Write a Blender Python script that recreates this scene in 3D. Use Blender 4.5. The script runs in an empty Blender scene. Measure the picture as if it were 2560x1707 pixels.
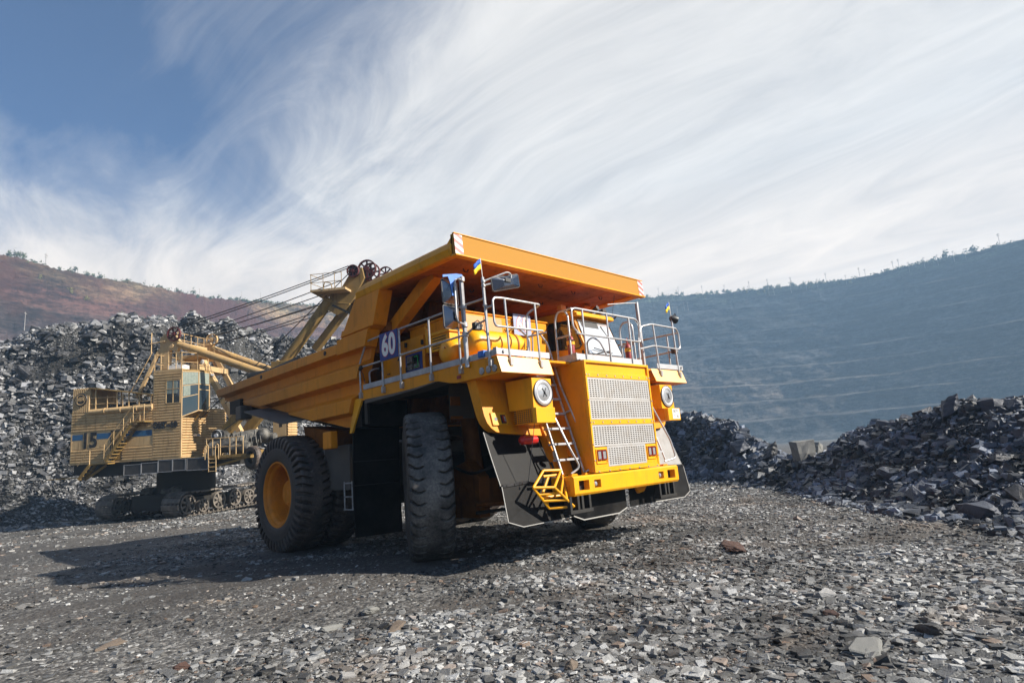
HAZE_COL = (.40, .62, .88, 1); HAZE_D = .00062
SUN_E = 5; SKY_S = .075; EXPO = 1.18; STREAK = -23
CLOUD_A = (4.3, 4.15, 4.05); CLOUD_B = (6.0, 5.7, 5.35); SKY_TINT = (.065, .27, .50); BLUE_DIR = (.15, .68, .72)
import bpy, bmesh, math, random
import numpy as np
from mathutils import Vector, Matrix, noise
random.seed(7); RNG = np.random.default_rng(7)
SC = bpy.context.scene; COL = SC.collection
PI = math.pi
def R(d): return math.radians(d)
# ------------------------------------------------------------------ camera
CAM = (-10.4808, -10.6527, 1.7797); YAW, PITCH, ROLL = 0.7869, 0.1939, -0.0818
def camera():
    f = Vector((math.sin(YAW)*math.cos(PITCH), math.cos(YAW)*math.cos(PITCH), math.sin(PITCH)))
    r = Vector((math.cos(YAW), -math.sin(YAW), 0)); u = r.cross(f)
    r2 = r*math.cos(ROLL)+u*math.sin(ROLL); u2 = r2.cross(f)
    c = bpy.data.cameras.new('camera'); o = bpy.data.objects.new('camera', c); COL.objects.link(o)
    m = Matrix((r2, u2, -f)).transposed().to_4x4(); m.translation = Vector(CAM); o.matrix_world = m
    c.sensor_width = 36; c.lens = 1539.85*36/2560; c.clip_start = .1; c.clip_end = 6000
    SC.camera = o
camera()
# ------------------------------------------------------------------ tagging
def tag(o, label=None, cat=None, group=None, kind=None):
    if label: o['label'] = label
    if cat: o['category'] = cat
    if group: o['group'] = group
    if kind: o['kind'] = kind
    return o
def empty(name, loc=(0, 0, 0), rot=(0, 0, 0), parent=None):
    o = bpy.data.objects.new(name, None); COL.objects.link(o); o.location = loc; o.rotation_euler = rot
    o.empty_display_size = .2
    if parent: o.parent = parent
    return o
def copy_tree(o, parent=None):
    c = o.copy(); COL.objects.link(c)
    if parent is not None: c.parent = parent
    for ch in list(o.children): copy_tree(ch, c)
    return c
# ------------------------------------------------------------------ mesh builder
def fillet(pts, r, n=4):
    P = [Vector(p) for p in pts]; out = [P[0]]
    for i in range(1, len(P)-1):
        a, b, c = P[i-1], P[i], P[i+1]; d1 = (a-b); d2 = (c-b)
        q = min(r, d1.length*.45, d2.length*.45); s = b+d1.normalized()*q; e = b+d2.normalized()*q
        for k in range(n+1):
            t = k/n; out.append(s*(1-t)**2+b*2*t*(1-t)+e*t*t)
    out.append(P[-1]); return out
class MB:
    def __init__(s): s.v = []; s.f = []; s.m = []; s.mi = 0
    def add(s, vs, fs):
        n = len(s.v); s.v += [tuple(p) for p in vs]; s.f += [tuple(i+n for i in f) for f in fs]; s.m += [s.mi]*len(fs); return s
    def hexa(s, p):
        return s.add(p, [(0, 3, 2, 1), (4, 5, 6, 7), (0, 1, 5, 4), (1, 2, 6, 5), (2, 3, 7, 6), (3, 0, 4, 7)])
    def box(s, x0, x1, y0, y1, z0, z1):
        x0, x1 = sorted((x0, x1)); y0, y1 = sorted((y0, y1)); z0, z1 = sorted((z0, z1))
        return s.hexa([(x0, y0, z0), (x1, y0, z0), (x1, y1, z0), (x0, y1, z0), (x0, y0, z1), (x1, y0, z1), (x1, y1, z1), (x0, y1, z1)])
    def prism(s, poly, ax, a, b):
        n = len(poly)
        def mk(q, t):
            return {'x': (t, q[0], q[1]), 'y': (q[0], t, q[1]), 'z': (q[0], q[1], t)}[ax]
        return s.add([mk(q, a) for q in poly]+[mk(q, b) for q in poly],
                     [tuple(range(n)), tuple(range(2*n-1, n-1, -1))]+[(i, i+n, (i+1) % n+n, (i+1) % n) for i in range(n)])
    def loft(s, A, B):
        n = len(A)
        return s.add(list(A)+list(B), [tuple(range(n)), tuple(range(2*n-1, n-1, -1))]+[(i, i+n, (i+1) % n+n, (i+1) % n) for i in range(n)])
    def beam(s, p, q, w, h, up=(0, 0, 1)):
        p, q = Vector(p), Vector(q); d = (q-p).normalized(); u = Vector(up)
        sd = d.cross(u).normalized(); u = sd.cross(d).normalized(); a = sd*w/2; b = u*h/2
        return s.hexa([p-a-b, p+a-b, q+a-b, q-a-b, p-a+b, p+a+b, q+a+b, q-a+b])
    def tube(s, pts, r, n=8, closed=False, fl=0, r1=None):
        P = fillet(pts, fl) if fl else [Vector(p) for p in pts]
        d0 = (P[1]-P[0]).normalized(); u = d0.orthogonal().normalized(); vs = []; m = len(P)
        for i, p in enumerate(P):
            if closed: d = (P[(i+1) % m]-P[i-1]).normalized()
            else: d = (P[min(i+1, m-1)]-P[max(i-1, 0)]).normalized()
            u = (u-d*u.dot(d)).normalized(); w = d.cross(u); rr = r if r1 is None else r+(r1-r)*i/(m-1)
            for k in range(n):
                a = 2*PI*k/n; vs.append(p+u*math.cos(a)*rr+w*math.sin(a)*rr)
        fs = []
        for i in range(m if closed else m-1):
            j = (i+1) % m
            for k in range(n): fs.append((i*n+k, i*n+(k+1) % n, j*n+(k+1) % n, j*n+k))
        if not closed: fs += [tuple(range(n-1, -1, -1)), tuple(range((m-1)*n, m*n))]
        return s.add(vs, fs)
    def cyl(s, p, q, r, n=20, r1=None): return s.tube([p, q], r, n, r1=r1)
    def lathe(s, prof, o, ax, n=32, closed=False):
        # prof: (t along axis, radius)
        o = Vector(o); ax = Vector(ax).normalized(); u = ax.orthogonal().normalized(); w = ax.cross(u); vs = []; fs = []; m = len(prof)
        for t, r in prof:
            for k in range(n):
                a = 2*PI*k/n; vs.append(o+ax*t+(u*math.cos(a)+w*math.sin(a))*r)
        for i in range(m if closed else m-1):
            j = (i+1) % m
            for k in range(n): fs.append((i*n+k, i*n+(k+1) % n, j*n+(k+1) % n, j*n+k))
        return s.add(vs, fs)
    def disc(s, o, ax, r, n=24, r2=None):
        o = Vector(o); ax = Vector(ax).normalized(); u = ax.orthogonal().normalized(); w = ax.cross(u)
        return s.add([o+(u*math.cos(2*PI*k/n)*r+w*math.sin(2*PI*k/n)*(r2 or r)) for k in range(n)], [tuple(range(n))])
    def ball(s, c, r, sc=(1, 1, 1), n=10):
        c = Vector(c); vs = []; fs = []
        for i in range(n+1):
            ph = PI*i/n
            for k in range(2*n):
                a = PI*k/n; vs.append((c.x+r*sc[0]*math.sin(ph)*math.cos(a), c.y+r*sc[1]*math.sin(ph)*math.sin(a), c.z+r*sc[2]*math.cos(ph)))
        for i in range(n):
            for k in range(2*n): fs.append((i*2*n+k, (i+1)*2*n+k, (i+1)*2*n+(k+1) % (2*n), i*2*n+(k+1) % (2*n)))
        return s.add(vs, fs)
    def bolts(s, pts, ax, r=.014, h=.012):
        for p in pts: s.cyl(p, Vector(p)+Vector(ax)*h, r, 6)
        return s
    def build(s, name, mat, parent=None, bevel=0, smooth=35, label=None, loc=None, rot=None):
        me = bpy.data.meshes.new(name); me.from_pydata(s.v, [], s.f)
        mats = mat if isinstance(mat, (list, tuple)) else [mat]
        for m in mats: me.materials.append(m)
        if len(mats) > 1: me.polygons.foreach_set('material_index', s.m)
        bm = bmesh.new(); bm.from_mesh(me); bmesh.ops.recalc_face_normals(bm, faces=bm.faces); bm.to_mesh(me); bm.free()
        if smooth:
            me.polygons.foreach_set('use_smooth', [True]*len(me.polygons)); me.set_sharp_from_angle(angle=R(smooth))
        me.update(); o = bpy.data.objects.new(name, me); COL.objects.link(o)
        if parent: o.parent = parent
        if loc: o.location = loc
        if rot: o.rotation_euler = rot
        if bevel:
            b = o.modifiers.new('bevel', 'BEVEL'); b.width = bevel; b.segments = 2; b.limit_method = 'ANGLE'; b.angle_limit = R(40)
            b.harden_normals = True
        if label: o['label'] = label
        return o
def np_mesh(name, V, F, mats, parent=None, mi=None, smooth=False):
    """V (n,3); F (m,3|4) arrays -> object"""
    me = bpy.data.meshes.new(name); k = F.shape[1]
    me.vertices.add(len(V)); me.vertices.foreach_set('co', np.ascontiguousarray(V, dtype=np.float32).ravel())
    me.loops.add(F.size); me.loops.foreach_set('vertex_index', np.ascontiguousarray(F, dtype=np.int32).ravel())
    me.polygons.add(len(F)); me.polygons.foreach_set('loop_start', np.arange(0, F.size, k, dtype=np.int32))
    me.polygons.foreach_set('loop_total', np.full(len(F), k, dtype=np.int32))
    me.polygons.foreach_set('use_smooth', np.full(len(F), bool(smooth)))
    for m in (mats if isinstance(mats, (list, tuple)) else [mats]): me.materials.append(m)
    if mi is not None: me.polygons.foreach_set('material_index', mi.astype(np.int32))
    me.update(calc_edges=True); me.validate()
    o = bpy.data.objects.new(name, me); COL.objects.link(o)
    if parent: o.parent = parent
    return o
def text(name, body, size, mat, parent, loc, rot, off=0., ext=.003, sx=1., align='CENTER', label=None, track=1.0):
    c = bpy.data.curves.new(name, 'FONT'); c.body = body; c.size = size; c.offset = off; c.extrude = ext
    c.align_x = align; c.align_y = 'CENTER'; c.space_character = track; c.resolution_u = 6
    t = bpy.data.objects.new(name, c); COL.objects.link(t); bpy.context.view_layer.update()
    dg = bpy.context.evaluated_depsgraph_get()
    me = bpy.data.meshes.new_from_object(t.evaluated_get(dg)); bpy.data.objects.remove(t); me.name = name
    me.materials.clear(); me.materials.append(mat)
    o = bpy.data.objects.new(name, me); COL.objects.link(o); o.parent = parent; o.location = loc; o.rotation_euler = rot; o.scale = (sx, 1, 1)
    if label: o['label'] = label
    return o
# ------------------------------------------------------------------ materials
class NT:
    def __init__(s, name):
        s.mat = bpy.data.materials.new(name); s.mat.use_nodes = True; s.t = s.mat.node_tree; s.t.nodes.clear()
        s.out = s.n('ShaderNodeOutputMaterial'); s.b = s.n('ShaderNodeBsdfPrincipled'); s.l(s.b.outputs[0], s.out.inputs[0])
    def n(s, typ, **kw):
        x = s.t.nodes.new(typ)
        for k, v in kw.items(): setattr(x, k, v)
        return x
    def l(s, a, b): s.t.links.new(a, b)
    def coord(s, which='Object', scale=(1, 1, 1), rot=(0, 0, 0)):
        tc = s.n('ShaderNodeTexCoord'); mp = s.n('ShaderNodeMapping'); mp.inputs['Scale'].default_value = scale; mp.inputs['Rotation'].default_value = rot
        s.l(tc.outputs[which], mp.inputs[0]); return mp.outputs[0]
    def noise(s, vec, scale, detail=6, rough=.6, dist=0):
        x = s.n('ShaderNodeTexNoise'); x.inputs['Scale'].default_value = scale; x.inputs['Detail'].default_value = detail
        x.inputs['Roughness'].default_value = rough; x.inputs['Distortion'].default_value = dist; s.l(vec, x.inputs['Vector']); return x.outputs['Fac']
    def voro(s, vec, scale, out='Distance', feature='F1'):
        x = s.n('ShaderNodeTexVoronoi'); x.feature = feature; x.inputs['Scale'].default_value = scale; s.l(vec, x.inputs['Vector']); return x.outputs[out]
    def ramp(s, fac, stops):
        x = s.n('ShaderNodeValToRGB'); e = x.color_ramp.elements
        while len(e) > 1: e.remove(e[0])
        e[0].position = stops[0][0]; e[0].color = c4(stops[0][1])
        for p, c in stops[1:]:
            q = e.new(p); q.color = c4(c)
        s.l(fac, x.inputs[0]); return x.outputs[0]
    def mix(s, fac, a, b, mode='MIX'):
        x = s.n('ShaderNodeMix', data_type='RGBA', blend_type=mode)
        for v, i in ((fac, 0), (a, 6), (b, 7)):
            if hasattr(v, 'links') or hasattr(v, 'is_linked'): s.l(v, x.inputs[i])
            elif i == 0: x.inputs[0].default_value = v
            else: x.inputs[i].default_value = c4(v)
        return x.outputs[2]
    def math(s, op, a, b=0., c=0., clamp=False):
        x = s.n('ShaderNodeMath', operation=op, use_clamp=clamp)
        for v, i in ((a, 0), (b, 1), (c, 2)):
            if hasattr(v, 'is_linked'): s.l(v, x.inputs[i])
            else: x.inputs[i].default_value = v
        return x.outputs[0]
    def set(s, **kw):
        for k, v in kw.items():
            i = s.b.inputs[k.replace('_', ' ')]
            if hasattr(v, 'is_linked'): s.l(v, i)
            elif i.type == 'RGBA': i.default_value = c4(v)
            else: i.default_value = v
        return s
    def bump(s, h, strength=.3, dist=.02):
        x = s.n('ShaderNodeBump'); x.inputs['Strength'].default_value = strength; x.inputs['Distance'].default_value = dist
        s.l(h, x.inputs['Height']); s.l(x.outputs[0], s.b.inputs['Normal']); return x
def c4(c):
    if isinstance(c, (int, float)): c = (c, c, c)
    return tuple(c)[:3]+(1.,)
def simple(name, col, rough=.5, metal=0., dirt=None, amt=.5, spec=None, scale=3., bump=0.):
    m = NT(name); v = m.coord()
    if dirt is not None:
        f = m.noise(v, scale, 7, .65); f = m.math('MULTIPLY', m.ramp(f, [(.42, 0), (.72, 1)]), amt)
        m.set(Base_Color=m.mix(f, col, dirt)); r = m.math('MULTIPLY_ADD', f, .35, rough, clamp=True); m.set(Roughness=r)
    else: m.set(Base_Color=col, Roughness=rough)
    m.set(Metallic=metal)
    if spec is not None: m.set(Specular_IOR_Level=spec)
    if bump: m.bump(m.noise(v, scale*14, 3), bump, .01)
    return m.mat
def paint(name, col, dust=(.20, .13, .08), amt=.25, grime=.35, rough=.33, streak=1., grad=None, coat=.12, coat_r=.2):
    """machine paint: dust film, vertical rain streaks, small chips"""
    m = NT(name); v = m.coord()
    big = m.noise(v, .9, 5, .6, .4)
    vs = m.coord(scale=(1.9, 1.9, .22)); st = m.ramp(m.noise(vs, 3.0, 3, .55), [(.56, 0), (.80, 1)])
    sp = m.ramp(m.noise(v, 26, 3, .5), [(.68, 0), (.74, 1)])
    hue = m.mix(m.ramp(big, [(.3, 0), (.7, 1)]), tuple(c*.86 for c in col), tuple(min(1, c*1.08) for c in col))
    dm = m.math('MULTIPLY', m.ramp(m.noise(v, 2.1, 7, .7), [(.35, 0), (.8, 1)]), amt)
    if grad:   # dust builds towards the tail of the body
        tc = m.n('ShaderNodeTexCoord'); sx = m.n('ShaderNodeSeparateXYZ'); m.l(tc.outputs['Object'], sx.inputs[0])
        mr = m.n('ShaderNodeMapRange'); mr.inputs[1].default_value = grad[0]; mr.inputs[2].default_value = grad[1]; mr.inputs[4].default_value = grad[2]
        m.l(sx.outputs[1], mr.inputs[0]); gm = m.math('MULTIPLY', mr.outputs[0], m.ramp(m.noise(v, 1.3, 7, .7), [(.2, .35), (.7, 1)]))
        dm = m.math('ADD', dm, gm, clamp=True)
    c = m.mix(dm, hue, dust)
    c = m.mix(m.math('MULTIPLY', st, grime*streak), c, (.07, .035, .012))
    c = m.mix(m.math('MULTIPLY', sp, grime*.8), c, (.05, .025, .012))
    ro = m.math('MULTIPLY_ADD', dm, .5, rough, clamp=True)
    ro = m.math('MULTIPLY_ADD', st, .15, ro, clamp=True)
    c = m.mix(m.math('MULTIPLY', m.ramp(m.noise(m.coord(scale=(1, 1, .35)), 7.5, 6, .75), [(.56, 0), (.74, 1)]), grime*.5), c, (.10, .05, .02))
    m.set(Base_Color=c, Roughness=ro, Coat_Weight=coat, Coat_IOR=1.72 if coat == 1. else 1.5, Coat_Roughness=coat_r, Specular_IOR_Level=.3)
    m.bump(m.noise(v, 3.5, 2), .06, .03)
    return m.mat
YEL = (.82, .30, .001)
M = {}
M['yellow'] = paint('yellow_paint', YEL, amt=.22, grime=.42)
M['yellow_sunlit'] = paint('yellow_paint_sunlit', (.90, .40, .001), amt=.12, grime=.25, rough=.35, coat=.5, coat_r=.4)  # same truck paint, base made yellower to carry sunlight on front faces
M['nose'] = paint('nose_glare_paint', (.88, .46, .12), amt=.05, grime=.1, rough=.4, coat=1., coat_r=.42)  # paler base and heavy coat imitate sun glare on the deck nose
M['body'] = paint('dusty_orange_paint', (.80, .27, .002), dust=(.30, .18, .10), amt=.22, grime=.5, streak=.6, grad=(3.5, 10.5, .85), rough=.42, coat=.1)
M['canopy'] = paint('canopy_paint', (.84, .35, .001), amt=.18, grime=.42, rough=.4)
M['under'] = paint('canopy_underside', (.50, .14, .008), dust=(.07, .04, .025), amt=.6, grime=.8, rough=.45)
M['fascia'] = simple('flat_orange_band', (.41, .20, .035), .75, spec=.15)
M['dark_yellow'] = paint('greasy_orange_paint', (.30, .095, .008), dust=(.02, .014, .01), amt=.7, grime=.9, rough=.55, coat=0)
M['silver'] = simple('galvanised_steel', (.45, .45, .46), .42, .55, dirt=(.16, .13, .11), amt=.55, scale=9)
M['kick'] = simple('aluminium_sheet', (.47, .475, .49), .5, .3, dirt=(.2, .18, .165), amt=.5, scale=4)
M['grille'] = simple('grille_steel', (.50, .485, .47), .45, .3, dirt=(.22, .18, .14), amt=.6, scale=5)
M['grille_back'] = simple('radiator_core', (.10, .06, .03), .6, 0, dirt=(.01, .01, .01), amt=.9, scale=4)  # dark panel behind the grille, orange-ish reflection put into its colour
M['black'] = simple('black_plastic', (.012, .012, .014), .45, 0, dirt=(.06, .05, .045), amt=.4)
M['frame'] = simple('greasy_black_steel', (.009, .008, .007), .6, 0, dirt=(.03, .024, .018), amt=.5)
M['rubber'] = simple('rubber_sheet', (.0045, .0045, .005), .45, 0, dirt=(.05, .046, .042), amt=.45, spec=.12, scale=1.15, bump=.1)
M['rubber_edge'] = simple('dusty_cut_edge', (.36, .35, .33), .8)
M['skirt_sunlit'] = simple('sunlit_rubber_sheet', (.27, .26, .25), .5, 0, dirt=(.16, .15, .14), amt=.6)  # far-side mud skirt, rubber lightened to look sunlit
M['tank'] = simple('grey_fuel_tank', (.085, .075, .066), .45, 0, dirt=(.17, .15, .13), amt=.6, scale=1.5)
M['blue'] = simple('blue_paint', (.015, .04, .22), .4, 0, dirt=(.02, .03, .1), amt=.4)
M['lightblue'] = simple('bright_blue_paint', (.05, .19, .60), .4, 0, dirt=(.03, .08, .25), amt=.5)
M['white'] = simple('white_paint', (.78, .77, .74), .5)
M['red'] = simple('red_paint', (.50, .012, .01), .3, 0, dirt=(.2, .01, .01), amt=.4)
M['signred'] = simple('sign_red', (.55, .02, .03), .5)
M['dullred'] = simple('faded_red_paint', (.30, .03, .03), .5, 0, dirt=(.15, .04, .03), amt=.6)
M['sheave'] = simple('rusty_red_steel', (.13, .025, .025), .55, .2, dirt=(.03, .02, .02), amt=.8, scale=5)
M['cable'] = simple('greased_rope', (.008, .008, .009), .5)
M['lamp'] = simple('lamp_lens', (.46, .47, .49), .16, .45, dirt=(.25, .24, .22), amt=.6, scale=12)
M['lampred'] = simple('lamp_red', (.25, .01, .01), .35)
M['amber'] = simple('lamp_amber', (.55, .2, .03), .3)
M['peach_glare'] = simple('cabinet_glare_paint', (.62, .36, .17), .3, 0, dirt=(.4, .2, .08), amt=.5)  # cabinet paint turned peach, sun highlights put into the colour
M['beige'] = simple('beige_trim', (.60, .52, .46), .4)
M['concrete'] = simple('weathered_pole', (.30, .28, .26), .8)
M['flagblue'] = simple('flag_blue', (.01, .09, .42), .7)
M['flagyellow'] = simple('flag_yellow', (.80, .55, .01), .7)
M['curtain'] = simple('net_curtain', (.24, .27, .23), .8, 0, dirt=(.13, .17, .15), amt=.7, scale=8)
def glass(name, col, rough=.04, metal=.0, spec=.9):
    m = NT(name); m.set(Base_Color=col, Roughness=rough, Metallic=metal, Specular_IOR_Level=spec, Coat_Weight=1., Coat_Roughness=.02); return m.mat
M['glass'] = glass('dark_window_glass', (.02, .028, .03))
M['mirror'] = glass('mirror_shell', (.012, .022, .05), .22, .1)
M['wind'] = glass('windscreen_sky_glare', (.85, .87, .9), .22, .8)  # pale metallic base stands in for white sky glare
def tyre_mat(name, a, b, dustpos):
    m = NT(name); v = m.coord(); n1 = m.noise(v, 2.2, 8, .7); n2 = m.noise(v, 22, 4, .7)
    f = m.math('MULTIPLY', m.ramp(n1, [(.34, 0), (.62, 1)]), m.ramp(n2, [(.3, .25), (.62, 1)]))
    tc = m.n('ShaderNodeTexCoord'); sx = m.n('ShaderNodeSeparateXYZ'); m.l(tc.outputs['Object'], sx.inputs[0])
    rr = m.math('SQRT', m.math('ADD', m.math('POWER', sx.outputs[1], 2.), m.math('POWER', sx.outputs[2], 2.)))
    mr = m.n('ShaderNodeMapRange'); mr.inputs[1].default_value = dustpos[0]; mr.inputs[2].default_value = dustpos[1]; mr.inputs[3].default_value = .25; m.l(rr, mr.inputs[0])
    f = m.math('MULTIPLY', f, mr.outputs[0])
    m.set(Base_Color=m.mix(f, a, b), Roughness=m.math('MULTIPLY_ADD', f, .2, .55)); m.bump(n2, .25, .012); return m.mat
M['tyre_front'] = tyre_mat('front_tyre_rubber', (.014, .013, .013), (.22, .20, .18), (1.38, 1.47))
M['tyre_rear'] = tyre_mat('rear_tyre_rubber', (.026, .025, .026), (.17, .12, .09), (1.1, 1.45))
M['rim'] = paint('rim_paint', (.78, .25, .004), dust=(.12, .055, .02), amt=.5, grime=.6, rough=.45, streak=.5)
M['stripe'] = None
def stripes():
    m = NT('hazard_stripes'); v = m.coord(scale=(1, 1, 1)); sx = m.n('ShaderNodeSeparateXYZ'); m.l(v, sx.inputs[0])
    k = m.math('ADD', sx.outputs[2], m.math('MULTIPLY', sx.outputs[0], .55))
    f = m.math('GREATER_THAN', m.math('FRACT', m.math('MULTIPLY', k, 6.2)), .5)
    m.set(Base_Color=m.mix(f, (.62, .58, .54), (.45, .10, .09)), Roughness=.5); return m.mat
M['stripe'] = stripes()
# ================================================================== dump truck  (-Y front, X across, Z up; origin under the front axle)
T = tag(empty('mining_truck'), 'giant yellow mining dump truck numbered 60, standing on the gravel in the foreground', 'dump truck')
# ---------------- dump body
def side_wall(mb, s):
    prof = [(4.93, 3.10), (4.90, 3.20), (4.66, 3.22), (4.60, 2.97), (4.38, 2.95), (4.23, 3.22), (3.95, 3.21), (3.90, 2.95), (3.66, 2.94), (3.51, 3.19), (3.21, 3.18), (3.16, 2.95), (2.92, 2.93)]
    yf = lambda z: np.interp(z, [2.9, 3.9, 4.24, 4.9], [2.3, 1.72, 1.52, 1.25])
    yr = lambda z: np.interp(z, [2.88, 4.45, 4.63, 4.9], [2.5, 9.2, 10.35, 10.55])
    out = [[(s*x, yf(z)+(yr(z)-yf(z))*k/12, z) for k in range(13)] for z, x in prof]
    inn = [[(s*2.86, yf(z)+(yr(z)-yf(z))*k/12, z) for k in range(13)] for z, x in prof]
    vs = [p for row in out for p in row]; n = len(vs); vs += [p for row in inn for p in row]; fs = []
    m = len(prof)
    for i in range(m-1):
        for k in range(12):
            a = i*13+k; fs.append((a, a+1, a+14, a+13)); fs.append((n+a, n+a+13, n+a+14, n+a+1))
        a = i*13; fs.append((a, a+13, n+a+13, n+a)); a += 12; fs.append((a, n+a, n+a+13, a+13))
    for k in range(12): fs.append((k, n+k, n+k+1, k+1)); a = (m-1)*13+k; fs.append((a, a+1, n+a+1, n+a))
    mb.add(vs, fs)
b = MB(); side_wall(b, -1); side_wall(b, 1)
for s in (-1, 1):   # front columns that carry the canopy
    b.prism([(1.24, 4.92), (2.40, 4.92), (2.25, 5.13), (1.62, 5.86), (.62, 5.80), (.93, 5.06)], 'x', s*2.84, s*3.19)
    b.prism([(.90, 5.02), (2.32, 5.02), (2.24, 5.16), (.86, 5.10)], 'x', s*3.18, s*3.225)
    b.prism([(1.27, 4.62), (2.5, 4.62), (2.5, 4.98), (1.1, 4.98)], 'x', s*2.9, s*3.225)
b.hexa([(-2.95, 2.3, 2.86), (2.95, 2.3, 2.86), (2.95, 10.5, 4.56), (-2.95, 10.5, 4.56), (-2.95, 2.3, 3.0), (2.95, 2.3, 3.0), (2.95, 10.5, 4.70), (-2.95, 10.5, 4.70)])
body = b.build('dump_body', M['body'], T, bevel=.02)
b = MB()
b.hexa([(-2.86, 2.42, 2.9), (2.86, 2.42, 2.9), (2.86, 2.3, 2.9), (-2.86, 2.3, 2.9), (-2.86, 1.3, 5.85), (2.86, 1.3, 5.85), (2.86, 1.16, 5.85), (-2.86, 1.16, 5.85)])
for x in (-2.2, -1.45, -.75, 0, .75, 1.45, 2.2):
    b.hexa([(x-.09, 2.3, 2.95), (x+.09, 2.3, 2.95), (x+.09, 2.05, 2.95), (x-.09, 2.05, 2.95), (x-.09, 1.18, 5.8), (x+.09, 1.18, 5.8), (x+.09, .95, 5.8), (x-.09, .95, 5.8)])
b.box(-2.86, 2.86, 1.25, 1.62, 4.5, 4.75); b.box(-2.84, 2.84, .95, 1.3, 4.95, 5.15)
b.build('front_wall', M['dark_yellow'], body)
b = MB()   # bolsters under the tail
for y, z in ((9.3, 4.22), (8.4, 4.02), (7.3, 3.78), (6.0, 3.5)):
    b.box(-2.9, 2.9, y-.14, y+.14, z-.02, z+.34)
for x in (-1.25, 1.25): b.hexa([(x-.2, 3, 2.6), (x+.2, 3, 2.6), (x+.2, 9.6, 4.0), (x-.2, 9.6, 4.0), (x-.2, 3, 3.1), (x+.2, 3, 3.1), (x+.2, 9.6, 4.5), (x-.2, 9.6, 4.5)])
b.box(-3.05, -2.2, 8.9, 9.75, 4.02, 4.42); b.box(2.2, 3.05, 8.9, 9.75, 4.02, 4.42)
b.build('underbody_beam', M['frame'], body)
for s in (-1, 1):
    b = MB(); b.box(s*2.95, s*3.15, 3.05, 3.45, 2.46, 2.88); b.build('rest_pad', M['body'], body, bevel=.03)
    b = MB(); b.box(s*2.95, s*3.3, 8.22, 8.62, 3.72, 4.12)
    b.build('rest_pad', M['tank'], body, bevel=.03)
for s in (-1, 1):
    b = MB(); x = s*3.0; X = s*3.55
    b.hexa([(x, 4.45, 3.30), (x, 6.9, 3.86), (X, 7.3, 3.80), (X, 4.85, 3.22), (x, 4.45, 3.34), (x, 6.9, 3.90), (X, 7.3, 3.84), (X, 4.85, 3.26)])
    b.box(X-.02, X+.02, 4.85, 4.95, 3.16, 3.26)
    b.build('stone_guard', M['tank'], body)
for y in (3.1, 6.9):
    b = MB(); b.cyl((-3.23, y, 4.78), (-3.205, y, 4.78), .055, 14); b.build('drain_hole', M['black'], body)
# ---------------- canopy
b = MB()
for s in (-1, 1):
    pr = [(2.98, 5.80), (3.16, 5.77), (3.20, 5.80), (3.235, 5.92), (3.20, 6.02), (3.12, 6.10), (2.98, 6.12)]
    A = [(s*x, -1.955, z) for x, z in pr]; B = [(s*x, np.interp(z, [5.77, 5.92, 6.12], [1.62, 1.58, 1.32]), z) for x, z in pr]
    b.loft(A, B)
    b.prism([(-2.0, 5.80), (-1.80, 5.80), (-1.80, 6.06), (-2.0, 6.21)], 'x', s*3.15, s*3.19)
b.hexa([(-3.0, -1.95, 5.96), (3.0, -1.95, 5.96), (3.0, 1.5, 5.96), (-3.0, 1.5, 5.96), (-3.0, -1.95, 6.06), (3.0, -1.95, 6.06), (3.0, 1.3, 6.06), (-3.0, 1.3, 6.06)])
can = b.build('canopy', M['canopy'], body, bevel=.02)
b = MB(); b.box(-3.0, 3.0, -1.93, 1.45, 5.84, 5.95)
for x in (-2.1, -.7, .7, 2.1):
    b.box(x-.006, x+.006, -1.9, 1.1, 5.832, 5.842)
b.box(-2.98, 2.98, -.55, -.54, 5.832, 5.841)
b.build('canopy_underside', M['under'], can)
for x in (-2.3, -1.2, 0, 1.2, 2.3):
    for y in (-1.3, -.2):
        b = MB(); b.tube([(x-.07, y, 5.84), (x-.04, y, 5.78), (x+.04, y, 5.78), (x+.07, y, 5.84)], .012, 6); b.build('lifting_eye', M['black'], can)
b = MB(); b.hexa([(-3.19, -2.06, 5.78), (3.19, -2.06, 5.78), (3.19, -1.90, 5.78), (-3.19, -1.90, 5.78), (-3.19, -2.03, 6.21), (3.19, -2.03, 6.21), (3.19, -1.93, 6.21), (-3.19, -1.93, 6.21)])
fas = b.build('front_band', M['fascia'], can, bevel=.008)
b = MB(); b.box(-3.2, 3.2, -2.09, -1.93, 5.755, 5.785); b.box(-3.2, 3.2, -2.05, -1.99, 6.205, 6.225)
b.build('band_lip', M['canopy'], can, bevel=.005)
for s in (-1, 1):
    b = MB(); b.hexa([(s*2.985, -2.064, 5.79), (s*3.19, -2.064, 5.79), (s*3.19, -2.055, 5.79), (s*2.985, -2.055, 5.79), (s*2.985, -2.037, 6.205), (s*3.19, -2.037, 6.205), (s*3.19, -2.03, 6.205), (s*2.985, -2.03, 6.205)])
    b.build('warning_stripe', M['stripe'], can)
for s in (-1, 1):
    b = MB(); b.beam((s*2.55, -.62, 5.90), (s*2.55, 1.35, 4.86), .26, .30)
    b.build('canopy_strut', M['body'], body, bevel=.02)
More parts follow.
